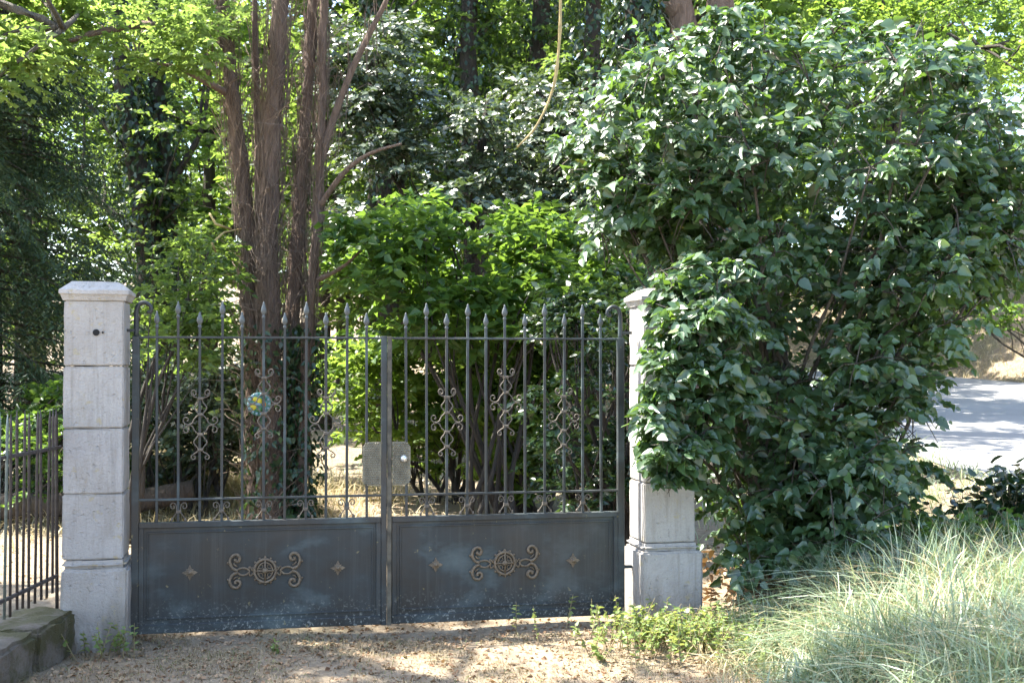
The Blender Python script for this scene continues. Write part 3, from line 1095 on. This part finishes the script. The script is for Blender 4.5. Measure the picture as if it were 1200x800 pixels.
# ------------------------------------------------------------------ ivy-clad forked tree (dark silhouette)
rng = np.random.default_rng(104)
Yi = 17.0
tr = [(pp([(183, 470), (178, 380), (172, 280), (160, 190), (143, 100), (135, 0), (128, -90)], Yi), .22, .07),
      (pp([(188, 470), (192, 380), (194, 280), (190, 190), (182, 110), (176, 20), (170, -80)], Yi + .3), .20, .06),
      (pp([(172, 300), (150, 265), (120, 240), (92, 215), (70, 195)], Yi), .07, .02),
      (pp([(165, 220), (140, 170), (110, 130), (80, 100)], Yi), .06, .02),
      (pp([(190, 230), (215, 190), (235, 150), (245, 90)], Yi + .2), .06, .02)]
C = px_clumps(rng, [(40, -60), (250, -60), (255, 330), (190, 360), (70, 330), (90, 210), (115, 150), (60, 60)], 16.2, 19, 54)
R = np.full(len(C), .62)
t3 = tree('ivy_clad_tree', 'dark forked tree with ivy up both trunks, sky showing through its open crown', (-4.9, Yi), tr, C, R, 11, 9, .10, 'wood', 'bark_dark', 8, limb_r=.03, limb_every=2)
IV = [ivy_on(rng, path, [.26, .24, .22, .2, .17, .14, .1], 2600, .10, out=.16) for path, r0, r1 in tr[:2]]
add_leaves('ivy', [np.concatenate(a) for a in zip(*IV)], 'ivy', t3)

for q, (x0, x1, Y0, rr, lab) in enumerate(((556, 548, 17.6, .17, 'slim dark tree with ivy on its trunk, behind the glossy-leaved tree'),
                                            (618, 632, 18.6, .20, 'dark leaning tree thick with ivy, behind the hanging bare vine'),
                                            (690, 694, 16.4, .15, 'dark ivy-covered tree standing next to the ivy-sheathed straight trunk'),
                                            (455, 440, 18.2, .15, 'thin dark ivy-grown tree behind the side branch of the many-stemmed tree'))):
    rng = np.random.default_rng(400 + q)
    pth = pp([(x0, 470), (x0, 330), ((x0 + x1) / 2, 180), (x1, 60), (x1 + 3, -30)], Y0)
    pth = pth + [(pth[-1][0], Y0, pth[-1][2] + 2.2)]
    C = np.concatenate([ellipsoid_clumps(rng, (pth[-1][0], Y0, pth[-1][2] - .3), (1.5, 1.5, 1.3), 18), ellipsoid_clumps(rng, (pth[3][0], Y0, pth[3][2]), (.7, .6, 1.0), 7)])
    t_ = tree('ivy_grown_tree', lab, (pth[0][0], Y0), [(pth, rr, rr * .5)], C, np.full(len(C), .55), 11, 9, .10, 'wood', 'bark_dark', 410 + q, limb_r=.025, limb_every=2)
    add_leaves('ivy', ivy_on(rng, pth, [rr * 1.3] * 4 + [rr, rr * .7], 2600, .095, out=.26), 'ivy', t_)

# ------------------------------------------------------------------ glossy grey-green tree mass behind the gate's middle
rng = np.random.default_rng(105)
C = np.concatenate([px_clumps(rng, [(500, 130), (600, 100), (720, 120), (730, 250), (640, 270), (520, 230)], 13.6, 15.5, 80),
                    px_clumps(rng, [(380, 40), (470, 20), (500, 120), (480, 230), (400, 220)], 14.2, 16, 52),
                    px_clumps(rng, [(370, 250), (470, 255), (520, 330), (400, 350)], 13.8, 15, 20)])
R = np.full(len(C), .42)
tree('glossy_leaved_tree', 'tree with glossy grey-green leaves glinting silver, behind the middle of the gate', (-.4, 15.2),
     [(pp([(565, 560), (560, 420), (555, 300), (560, 200), (575, 110)], 15.2), .12, .04), (pp([(560, 420), (520, 320), (470, 220), (440, 120), (430, 40)], 15.3), .08, .02),
      (pp([(556, 300), (600, 240), (650, 190), (700, 160)], 15.0), .05, .02)],
     C, R, 17, 10, .085, 'silver', 'bark_dark', 9, limb_r=.02, limb_every=2, rnd=.42, up=.72, bias=(-.4, -.65, 0))

# ------------------------------------------------------------------ leafy bushes lit from behind
def bush(name, label, base, Cs, R, per, k, size, leaf, seed, nst=9, group=None, bark='bark_dark', cat='bush', T=FAR_T, F=FAR_F, **kw):
    rng = np.random.default_rng(seed)
    z = gz(*base)
    sel = rng.choice(len(Cs), min(nst, len(Cs)), replace=False)
    tr = []
    for i in sel:
        a = (base[0] + rng.normal(0, .18), base[1] + rng.normal(0, .15), z - .05)
        tr.append((wobble_path(rng, a, Cs[i], 7, .06, .08), .028, .008))
    return tree(name, label, base, tr, Cs, np.full(len(Cs), R), per, k, size, leaf, bark, seed, group, cat, T, F, limb_r=.012, limb_every=2, crown_name='foliage', **kw)


rng = np.random.default_rng(106)
bush('hazel_bush', 'broad bright green bush with large leaves, behind the middle bars of the gate', (-.2, 12.6),
     px_clumps(rng, [(400, 270), (520, 230), (620, 240), (720, 280), (720, 400), (600, 420), (450, 400), (380, 340)], 11.6, 13.6, 76), .40, 16, 8, .125, 'hazel', 21, 12)
bush('sunlit_bush', 'lime green backlit bush behind the lock plates of the gate', (-.75, 14.6),
     px_clumps(rng, [(395, 390), (560, 380), (600, 450), (590, 556), (470, 548), (400, 515)], 13.8, 15.4, 76), .42, 16, 8, .105, 'lime', 22, 10)
bush('sunlit_bush', 'yellow-green backlit bush low down behind the knob side gate leaf', (.15, 13.2),
     px_clumps(rng, [(560, 400), (660, 400), (680, 520), (620, 580), (560, 560)], 12.8, 14, 54), .36, 16, 8, .105, 'lime', 23, 10)
bush('dark_shrub', 'dark shrub of bare stems and small leaves close behind the leaf-covered pillar', (.95, 10.6),
     px_clumps(rng, [(610, 360), (740, 330), (760, 560), (700, 600), (630, 570), (640, 450)], 9.6, 11.2, 46), .30, 13, 9, .075, 'ivy', 24, 30, bark='bark_dark')
bush('pale_shrub', 'loose pale green shrub between the stone pillar and the vine-wrapped tree', (-3.6, 11.0),
     px_clumps(rng, [(150, 300), (245, 270), (280, 330), (270, 420), (200, 440), (150, 400)], 10.8, 12.2, 34), .32, 13, 9, .070, 'wood', 25, 5)
bush('shade_shrub', 'dark low shrub with glinting leaves behind the bars next to the plain pillar', (-3.4, 13.0),
     px_clumps(rng, [(160, 420), (290, 400), (300, 545), (220, 560), (160, 560)], 12.6, 14.2, 50), .36, 15, 9, .085, 'silver', 26, 10)
bush('backlit_shrub', 'bright backlit shrub beyond the railing, next to the dark fir', (-5.6, 12.6),
     px_clumps(rng, [(0, 470), (75, 450), (160, 480), (160, 560), (60, 585), (0, 570)], 11.8, 14.0, 34), .34, 15, 9, .080, 'hazel', 27, 10)

# ------------------------------------------------------------------ ivy-covered trunk and red trunks behind the big bush
rng = np.random.default_rng(107)
Yc = 13.0
pth = pp([(752, 520), (750, 400), (748, 250), (746, 120), (744, 0)], Yc) + [(1.3, 13, 7.0), (1.35, 13, 9.0)]
C = ellipsoid_clumps(rng, (2.2, 13.4, 9.2), (1.6, 1.6, 1.6), 20)
t8 = tree('ivy_column_tree', 'straight tree trunk wholly sheathed in glossy ivy above the gate pillar', (1.36, Yc), [(pth, .15, .08)], C, np.full(len(C), .7), 12, 9, .1, 'wood', 'bark_dark', 31, limb_r=.03, limb_every=2)
add_leaves('ivy', ivy_on(rng, pth, [.2, .2, .2, .2, .19, .16, .1], 7000, .085, out=.12), 'ivy', t8)
for x0, dx, lab, r0, sd in ((806, -22, 'red-brown tree trunk behind the bush, leaning towards the ivy-sheathed trunk', .22, 32), (845, 4, 'straight reddish tree trunk behind the bush, shaggy bark', .20, 33)):
    Yr = 16.5
    pth = pp([(x0, 520), (x0, 400), (x0, 200), (x0 - 2, 40), (x0 + dx, -20), (x0 + dx * 2.2, -90)], Yr)
    pth = pth + [(pth[-1][0], Yr, 10.5)]
    C = ellipsoid_clumps(rng, (pth[-1][0] + .8, Yr + .8, 10.2), (1.7, 1.7, 1.5), 18)
    tree('red_barked_tree', lab, (pth[0][0], Yr), [(pth, r0, r0 * .7)], C, np.full(len(C), .7), 12, 9, .11, 'wood', 'bark_red', sd, limb_r=.03, limb_every=2)

# ------------------------------------------------------------------ bright tree over the road
rng = np.random.default_rng(108)
C = px_clumps(rng, [(860, -60), (1260, -60), (1260, 80), (1150, 130), (980, 170), (880, 120)], 18.5, 22.5, 80)
tree('roadside_tree', 'bright yellow-green tree arching over the road behind the big bush', (6.0, 21.0),
     [(pp([(1035, 440), (1038, 300), (1044, 160), (1040, 60), (1030, -60)], 20.5), .17, .08), (pp([(1042, 130), (1060, 60), (1075, 20), (1085, -30)], 20.5), .08, .03),
      (pp([(1040, 80), (1100, 40), (1150, 55), (1210, 40)], 20.2), .06, .02)],
     C, np.full(len(C), .75), 15, 9, .115, 'lime', 'bark_dark', 34, limb_r=.035, limb_every=2)

bush('bank_bush', 'small green bush on the pale bank above the road', (11.0, 25.5), np.array([at(1165 + 26 * math.cos(a), 372 + 15 * math.sin(a), 25.5) for a in np.linspace(0, 5.5, 7)]), .45, 12, 8, .12, 'hazel', 35, 4)
bush('bank_bush', 'yellowish bush at the foot of the bank where the road bends', (8.9, 29.0), np.array([at(1060 + 34 * math.cos(a), 385 + 20 * math.sin(a), 29) for a in np.linspace(0, 5.5, 8)]), .6, 12, 8, .14, 'robinia', 36, 4)

# ------------------------------------------------------------------ woodland further back
rng = np.random.default_rng(109)
wood_protos = []
SPOTS = [(6.6, 30.5), (10.2, 31), (9.0, 41), (5.0, 40), (1.2, 39), (-6.2, 38), (-10, 37), (13.5, 41), (-13, 22), (-9.5, 24), (-6.3, 25.5), (-3.6, 23.5), (-1.0, 26), (1.6, 24), (4.2, 27), (-11.5, 30), (-7.8, 32), (-4.2, 31), (-.4, 33), (3.2, 32), (7.2, 36), (11, 38), (15, 33), (-15, 34), (-17.5, 27), (19, 40), (-2.2, 19.6), (2.6, 20.4)]


def wood_tree(kind):
    rng = np.random.default_rng(200 + kind)
    root = empty('woodland_tree', (0, 0, 0))
    Ht = (10.5, 12.5, 9.5)[kind]
    path = [(0, 0, -.3), (.1, 0, Ht * .3), (-.1, .1, Ht * .6), (.05, 0, Ht * .92)]
    mb = MB().tube(path, [.2, .16, .11, .03], 8)
    C = ellipsoid_clumps(rng, (0, 0, Ht * .56), (2.5, 2.2, Ht * .47), 104)
    for c in C[::3]:
        a = nearest_on(path[1:], c)
        p = wobble_path(rng, a, c, 5, .05, .05)
        mb.tube(p, [.045 * (1 - .18 * j) for j in range(5)], 4)
    mb.build('trunk', M['bark_dark'], root)
    P, A, N, S, t = clump_sprays(rng, C, np.full(len(C), .72), 14, 9, .17, rnd=.6)
    V, FF, tt = leaf_arrays(P, A, N, S, t)
    link('crown', np_mesh('crown', V, FF, tt), M[('wood', 'lime', 'hazel')[kind]], root)
    return root


def copy_tree(o, parent=None):
    c = o.copy(); COL.objects.link(c); c.parent = parent
    for ch in [q for q in bpy.data.objects if q.parent == o]:
        d = ch.copy(); COL.objects.link(d); d.parent = c
    return c


protos = [wood_tree(k) for k in range(3)]
used = set()
WL = ['dark green woodland tree', 'tall yellow-green woodland tree', 'mid green bushy woodland tree']


def wood_place(x, y_):
    p = 600 + F_PX * x / y_
    far = ' in the back row' if y_ > 29 else ' in the front row'
    for lim, ph in ((120, 'beyond the dark fir and railing'), (260, 'behind the ivy-clad forked tree'), (430, 'behind the many-stemmed tree'), (600, 'behind the glossy-leaved tree'),
                    (790, 'behind the ivy-sheathed straight trunk'), (960, 'behind the top of the big bush')):
        if p < lim: return ph + far
    return 'on the slope beyond the road' + far
for i, (x, y_) in enumerate(SPOTS):
    k = (i * 2 + i // 3) % 3
    if k in used: o = copy_tree(protos[k])
    else: o = protos[k]; used.add(k)
    o.location = (x, y_, gz(x, y_)); o.rotation_euler.z = random.uniform(0, 6.28)
    s_ = random.uniform(.9, 1.15); o.scale = (s_, s_, s_)
    tag(o, WL[k] + ' ' + wood_place(x, y_), 'tree', ('dark woodland trees', 'yellow-green woodland trees', 'bushy woodland trees')[k])

# ------------------------------------------------------------------ hanging bare vine and fallen log
hv = MB()
hv.tube([Vector(p) for p in smooth_path(pp([(652, -140), (656, -40), (657, 10), (655, 55), (650, 95), (640, 125), (625, 152), (606, 172)], 11.0), 4)], [(.021 - .0005 * i) * random.uniform(.75, 1.3) for i in range(29)], 7)
o = hv.build('hanging_vine', M['bare'])
tag(o, 'yellowish bare vine hanging in a curve from the treetops over the gate', 'vine')
lg = MB()
lg.tube([Vector(p) for p in pp([(-60, 596), (20, 592), (90, 590), (165, 586), (228, 574)], [12.2, 12.25, 12.3, 12.35, 12.45])], [.13, .13, .12, .115, .11], 10)
o = lg.build('fallen_log', M['log'])
tag(o, 'dark fallen log lying behind the plain pillar and the railing', 'log')

# ------------------------------------------------------------------ the big bush over the pillar
rng = np.random.default_rng(110)
bb = (2.05, 8.75)
lz = gz(*bb)
lil = empty('large_leafy_bush', (bb[0], bb[1], lz))
tag(lil, 'huge bush with heart-shaped dark green leaves, hanging over one gate pillar', 'bush')
C = np.concatenate([
    px_clumps(rng, [(725, 110), (790, 55), (850, 42), (960, 50), (1080, 70), (1150, 130), (1200, 190), (1195, 300), (1140, 380), (1080, 430), (1060, 520), (1030, 600), (880, 640), (840, 600), (815, 480), (800, 340), (755, 285), (715, 250)], 7.75, 9.5, 230),
    px_clumps(rng, [(695, 160), (760, 100), (800, 290), (740, 300), (690, 290)], 8.3, 9.5, 34),
    px_clumps(rng, [(770, 358), (850, 335), (870, 480), (820, 562), (768, 562), (758, 450)], 7.34, 7.7, 44),
    px_clumps(rng, [(768, 480), (800, 500), (798, 572), (775, 570)], 7.32, 7.5, 4), px_clumps(rng, [(792, 322), (870, 300), (860, 430), (790, 430)], 7.35, 7.6, 12), px_clumps(rng, [(1000, 360), (1110, 350), (1090, 470), (1060, 560), (1000, 560)], 8.0, 9.2, 18),
    px_clumps(rng, [(840, 540), (1040, 520), (1030, 640), (870, 670)], 7.6, 8.8, 40),
    px_clumps(rng, [(1090, 150), (1200, 170), (1230, 300), (1150, 360), (1080, 300)], 8.0, 9.4, 34),
    px_clumps(rng, [(735, 95), (800, 40), (860, 12), (1000, 22), (1120, 55), (1190, 130), (1120, 100), (960, 62), (850, 55)], 8.0, 9.2, 16)])
R = np.full(len(C), .31); R[264:324] = .145; R[308:312] = .10; R += rng.uniform(-.05, .07, len(R)); R[-16:] = .2
stem_i = 0
for i in range(0, len(C), 7):
    a = (bb[0] + rng.uniform(-.4, .35), bb[1] + rng.uniform(-.3, .3), lz - .05)
    p = wobble_path(rng, a, C[i], 8, .035, .06)
    MB().tube([Vector(q) - lil.location for q in p], [.022 - .0024 * j for j in range(8)], 5).build('stem', M['bark_grey'], lil)
# thin twigs
tw = MB()
for i in range(len(C)):
    for q in range(4):
        d = rng.normal(0, 1, 3); d /= np.linalg.norm(d)
        e = C[i] + d * R[i] * rng.uniform(.7, 1.1)
        m_ = (C[i] + e) / 2 + np.array([0, 0, .03])
        tw.tube([Vector(C[i]) - lil.location, Vector(m_) - lil.location, Vector(e) - lil.location], [.006, .005, .002], 3, False)
o = tw.build('twig', M['bark_grey'], lil); o['kind'] = 'stuff'
P, A, N, S, t = clump_sprays(rng, C, R, 17, 8, .072, rnd=.50, up=.70, squash=1.0, droop=.35)
N[:, 1] -= .68; N[:, 0] -= .40
A[:, 2] -= .25
S *= rng.uniform(.62, 1.25, len(S))
# pick the leaves that show largest and nothing stands before: nearest to the camera per picture cell
px = np.round(600 + F_PX * P[:, 0] / P[:, 1]); py = np.round(HY - F_PX * (P[:, 2] - CAM_Z) / P[:, 1])
cell = (px // 21).astype(int) * 1000 + (py // 21).astype(int)
order = np.argsort(P[:, 1] - S * 2.0)
seen, pick = set(), []
for j in order:
    if cell[j] in seen or not (690 < px[j] < 1195 and 60 < py[j] < 690) or S[j] < .062: continue
    seen.add(cell[j]); pick.append(j)
pick = np.array(sorted(pick, key=lambda j: -S[j] / P[j, 1])[:300])
rest = np.setdiff1d(np.arange(len(P)), pick)
off = np.array(lil.location)
V, FF, tt = leaf_arrays(P[rest] - off, A[rest], N[rest], S[rest], t[rest], NEAR_T, NEAR_F)
o = link('foliage', np_mesh('foliage', V, FF, tt, True), M['lilac'], lil); o['kind'] = 'stuff'
leaf_meshes = []
for tv in (.05, .2, .35, .5, .65, .8):
    T2 = NEAR_T.copy(); T2[:, 2] *= random.uniform(.6, 1.7)
    leaf_meshes.append(np_mesh('leaf', T2, NEAR_F, np.full(4, tv), True))
    leaf_meshes[-1].materials.append(M['lilac'])
Af, Bf, Nf = frame(A[pick], N[pick])
for q, j in enumerate(pick):
    o = bpy.data.objects.new('leaf', leaf_meshes[q % 6]); COL.objects.link(o)
    o.parent = lil
    m3 = Matrix(((Af[q][0], Bf[q][0], Nf[q][0]), (Af[q][1], Bf[q][1], Nf[q][1]), (Af[q][2], Bf[q][2], Nf[q][2])))
    o.location = P[j] - off
    o.rotation_euler = m3.to_euler()
    o.scale = (S[j],) * 3


# ------------------------------------------------------------------ low plants
def herb(name, label, base, w, h, n, k, size, leaf, seed, cat='plant', group=None, T=NEAR_T, F=NEAR_F):
    rng = np.random.default_rng(seed)
    z = gz(*base)
    root = empty(name, (base[0], base[1], z)); tag(root, label, cat, group)
    O = np.stack([base[0] + rng.normal(0, w * .42, n), base[1] + rng.normal(0, w * .3, n), np.zeros(n)], -1)
    O[:, 2] = height(O[:, 0], O[:, 1])
    D = np.stack([rng.normal(0, .35, n), rng.normal(0, .35, n), np.ones(n)], -1)
    L = h * rng.uniform(.5, 1.1, n)
    mb = MB(); many = n > 12
    for a, d, l_ in zip(O, unit(D), L):
        if not many: mb = MB()
        e = a + d * l_
        mb.tube([Vector(a) - root.location, Vector((a + e) / 2) - root.location, Vector(e) - root.location], [.004, .003, .0015], 3, False)
        if not many: mb.build('stalk', M['straw'], root)
    if many: mb.build('stalk', M['straw'], root)['kind'] = 'stuff'
    add_leaves('foliage', sprays(rng, O, D, L, k, size, droop=.1, up=.9, rnd=.4), leaf, root, T, F)
    return root


herb('leafy_weed', 'sunlit pale green weeds at the foot of the leaf-covered pillar', (1.0, 7.12), .66, .24, 200, 11, .034, 'weed', 301)
herb('leafy_weed', 'small weed sprouting at the foot of the plain pillar', (-2.27, 6.98), .16, .22, 12, 8, .035, 'weed', 302)
herb('leafy_weed', 'single small seedling on the bare drive before the knob side gate leaf', (.50, 6.75), .03, .10, 3, 6, .05, 'weed', 303)
herb('leafy_weed', 'tiny seedling on the drive below the plaque side gate leaf', (-1.32, 6.93), .05, .08, 4, 5, .03, 'weed', 304)
herb('ivy_thicket', 'thicket of dark ivy leaves at the edge of the road', (3.75, 8.7), .80, .62, 190, 11, .085, 'ivy', 305)
herb('undergrowth', 'mixed green undergrowth in shade between the big bush and the tall grass', (2.75, 8.0), .75, .42, 150, 9, .075, 'hazel', 306)
herb('undergrowth', 'dry tangle with some leaves under the big bush', (1.75, 8.3), .55, .34, 90, 8, .07, 'dry_leaf', 307)


# ------------------------------------------------------------------ grass and litter
def blades(rng, P, L, W, lean, tint, seg=5, dirs=None):
    n = len(P)
    a = rng.uniform(0, 2 * np.pi, n)
    h = np.stack([np.cos(a), np.sin(a), np.zeros(n)], -1) if dirs is None else dirs
    side = np.stack([-h[:, 1], h[:, 0], np.zeros(n)], -1)
    side = unit(side + rng.normal(0, .3, (n, 3)))
    ts = np.linspace(0, 1, seg + 1)
    V = np.zeros((n, seg + 1, 2, 3))
    for i, t in enumerate(ts):
        c = P + h * (L * lean * t ** 1.7)[:, None]
        c[:, 2] += L * (t - .55 * np.clip(lean, 0, 1.4) * t ** 2.3)
        w = (W * (1 - t ** 1.6) * .5 + .0004)[:, None]
        V[:, i, 0] = c - side * w; V[:, i, 1] = c + side * w
    k = (seg + 1) * 2
    b = np.arange(n)[:, None] * k
    F = []
    for i in range(seg):
        F.append(np.concatenate([b + 2 * i, b + 2 * i + 1, b + 2 * i + 3, b + 2 * i + 2], 1))
    F = np.stack(F, 1).reshape(-1, 4)
    return V.reshape(-1, 3), F, np.repeat(tint, seg)


rng = np.random.default_rng(111)


def on_ground(X, Y, dz=0.0):
    return np.stack([X, Y, height(X, Y) + dz], -1)


# tall tussocks on the verge
tx = rng.uniform(1.15, 4.4, 260); ty = rng.uniform(4.7, 7.7, 260)
ok = (tx > 1.15 + .45 * np.abs(rng.normal(0, .5, 260)) + .25 * (ty < 5.6)) & (tx < 1.0 + ty * .46)
tx, ty = tx[ok], ty[ok]
m_ = len(tx); per = 75
X = np.repeat(tx, per) + rng.normal(0, .10, m_ * per); Y = np.repeat(ty, per) + rng.normal(0, .10, m_ * per)
n = len(X)
ang = np.repeat(rng.uniform(0, 6.28, m_), per) * .999 + rng.normal(0, 1.0, n)
dirs = np.stack([np.cos(ang), np.sin(ang), np.zeros(n)], -1)
edge = smooth(1.1, 2.0, X)
L = rng.uniform(.22, .60, n) * (.45 + .55 * edge)
V, F, tt = blades(rng, on_ground(X, Y, -.01), L, rng.uniform(.003, .015, n), rng.uniform(.25, 1.45, n) * np.repeat(rng.uniform(.6, 1.25, m_), per), rng.uniform(0, 1, n) * .97 + .03 * (rng.uniform(0, 1, n) > .8), 6, dirs)
o = link('tall_grass', np_mesh('tall_grass', V, F, tt, True), M['grass'])
tag(o, 'tall arching blue-green grass on the verge beside the drive', 'grass', kind='stuff')
# dead blades lying among them
n = 7000
X = rng.uniform(1.0, 4.2, n); Y = rng.uniform(4.8, 7.8, n)
V, F, tt = blades(rng, on_ground(X, Y, .0), rng.uniform(.2, .60, n) * (.4 + .6 * smooth(1.1, 2.0, X)), rng.uniform(.002, .008, n), rng.uniform(.3, 1.4, n), rng.uniform(0, .96, n), 5)
o = link('dead_grass', np_mesh('dead_grass', V, F, tt, True), M['straw'])
tag(o, 'straw-coloured dead grass mixed through the green verge', 'grass', kind='stuff')
# short dry stubble on the drive
n = 26000
X = rng.uniform(-2.6, 2.0, n); Y = rng.uniform(5.6, 7.5, n)
dn = np.sin(X * 3.7 + 1.3) * np.sin(Y * 5.1 + .4 + X) + np.sin(X * 9 + Y * 7) * .5
keep = (dn > rng.uniform(-1.2, .9, n))
X, Y = X[keep], Y[keep]; n = len(X)
V, F, tt = blades(rng, on_ground(X, Y), rng.uniform(.012, .055, n), rng.uniform(.0025, .005, n), rng.uniform(.4, 1.6, n), rng.uniform(0, 1, n), 3)
o = link('dry_turf', np_mesh('dry_turf', V, F, tt), M['stubble'])
tag(o, 'short dry grass stubble on the drive before the gate', 'grass', kind='stuff')
# straw bank beyond the gate, and on the slope over the road
n = 34000
X = np.concatenate([rng.normal(-4.4, 1.3, n // 2), rng.uniform(8, 13.5, n // 2)]); Y = np.concatenate([rng.normal(14.6, 1.2, n // 2), rng.uniform(19, 35, n // 2)])
keep = (X < 0) | (X > road_c(np.minimum(Y, 34)) + HW + .1)
X, Y = X[keep], Y[keep]; n = len(X)
V, F, tt = blades(rng, on_ground(X, Y), rng.uniform(.08, .35, n), rng.uniform(.006, .014, n), rng.uniform(.4, 1.3, n), rng.uniform(0, .95, n), 3)
o = link('straw_grass', np_mesh('straw_grass', V, F, tt), M['straw'])
tag(o, 'sun-bleached straw grass on the banks behind the gate and road', 'grass', kind='stuff')
# verge between the big bush and the road
n = 5200
X = rng.uniform(2.6, 4.5, n); Y = rng.uniform(8.3, 18, n)
V, F, tt = blades(rng, on_ground(X, Y), rng.uniform(.06, .34, n), rng.uniform(.005, .012, n), rng.uniform(.3, 1.3, n), rng.uniform(0, 1, n), 3)
o = link('verge_grass', np_mesh('verge_grass', V, F, tt), M['grass'])
tag(o, 'rough grass along the edge of the road behind the big bush', 'grass', kind='stuff')
# fallen leaves
n = 5200
X = np.concatenate([rng.uniform(-2.6, 1.6, n), rng.uniform(-7, 2, 7000)]); Y = np.concatenate([rng.uniform(5.6, 7.9, n), rng.uniform(8, 18, 7000)])
n = len(X)
P = on_ground(X, Y, .006)
A = np.stack([rng.normal(0, 1, n), rng.normal(0, 1, n), rng.normal(0, .2, n)], -1)
N = UP + rng.normal(0, .4, (n, 3))
V, FF, tt = leaf_arrays(P, A, N, rng.uniform(.014, .042, n), rng.uniform(0, 1, n) ** 1.2)
o = link('fallen_leaves', np_mesh('fallen_leaves', V, FF, tt), M['dry_leaf'])
tag(o, 'litter of small dry fallen leaves over the drive', 'leaf litter', kind='stuff')
# green low cover beyond the gate
n = 9000
X = rng.uniform(-12, 3.2, n); Y = rng.uniform(8.5, 24, n)
keep = (np.sin(X * 1.1 + 2) * np.sin(Y * .9) > -.1) & ((X < -5) | (X > .6) | (Y > 16))
X, Y = X[keep], Y[keep]; n = len(X)
V, F, tt = blades(rng, on_ground(X, Y), rng.uniform(.06, .25, n), rng.uniform(.006, .012, n), rng.uniform(.4, 1.2, n), rng.uniform(0, 1, n), 3)
o = link('low_grass', np_mesh('low_grass', V, F, tt), M['grass'])
tag(o, 'patchy low green grass on the ground behind the gate', 'grass', kind='stuff')
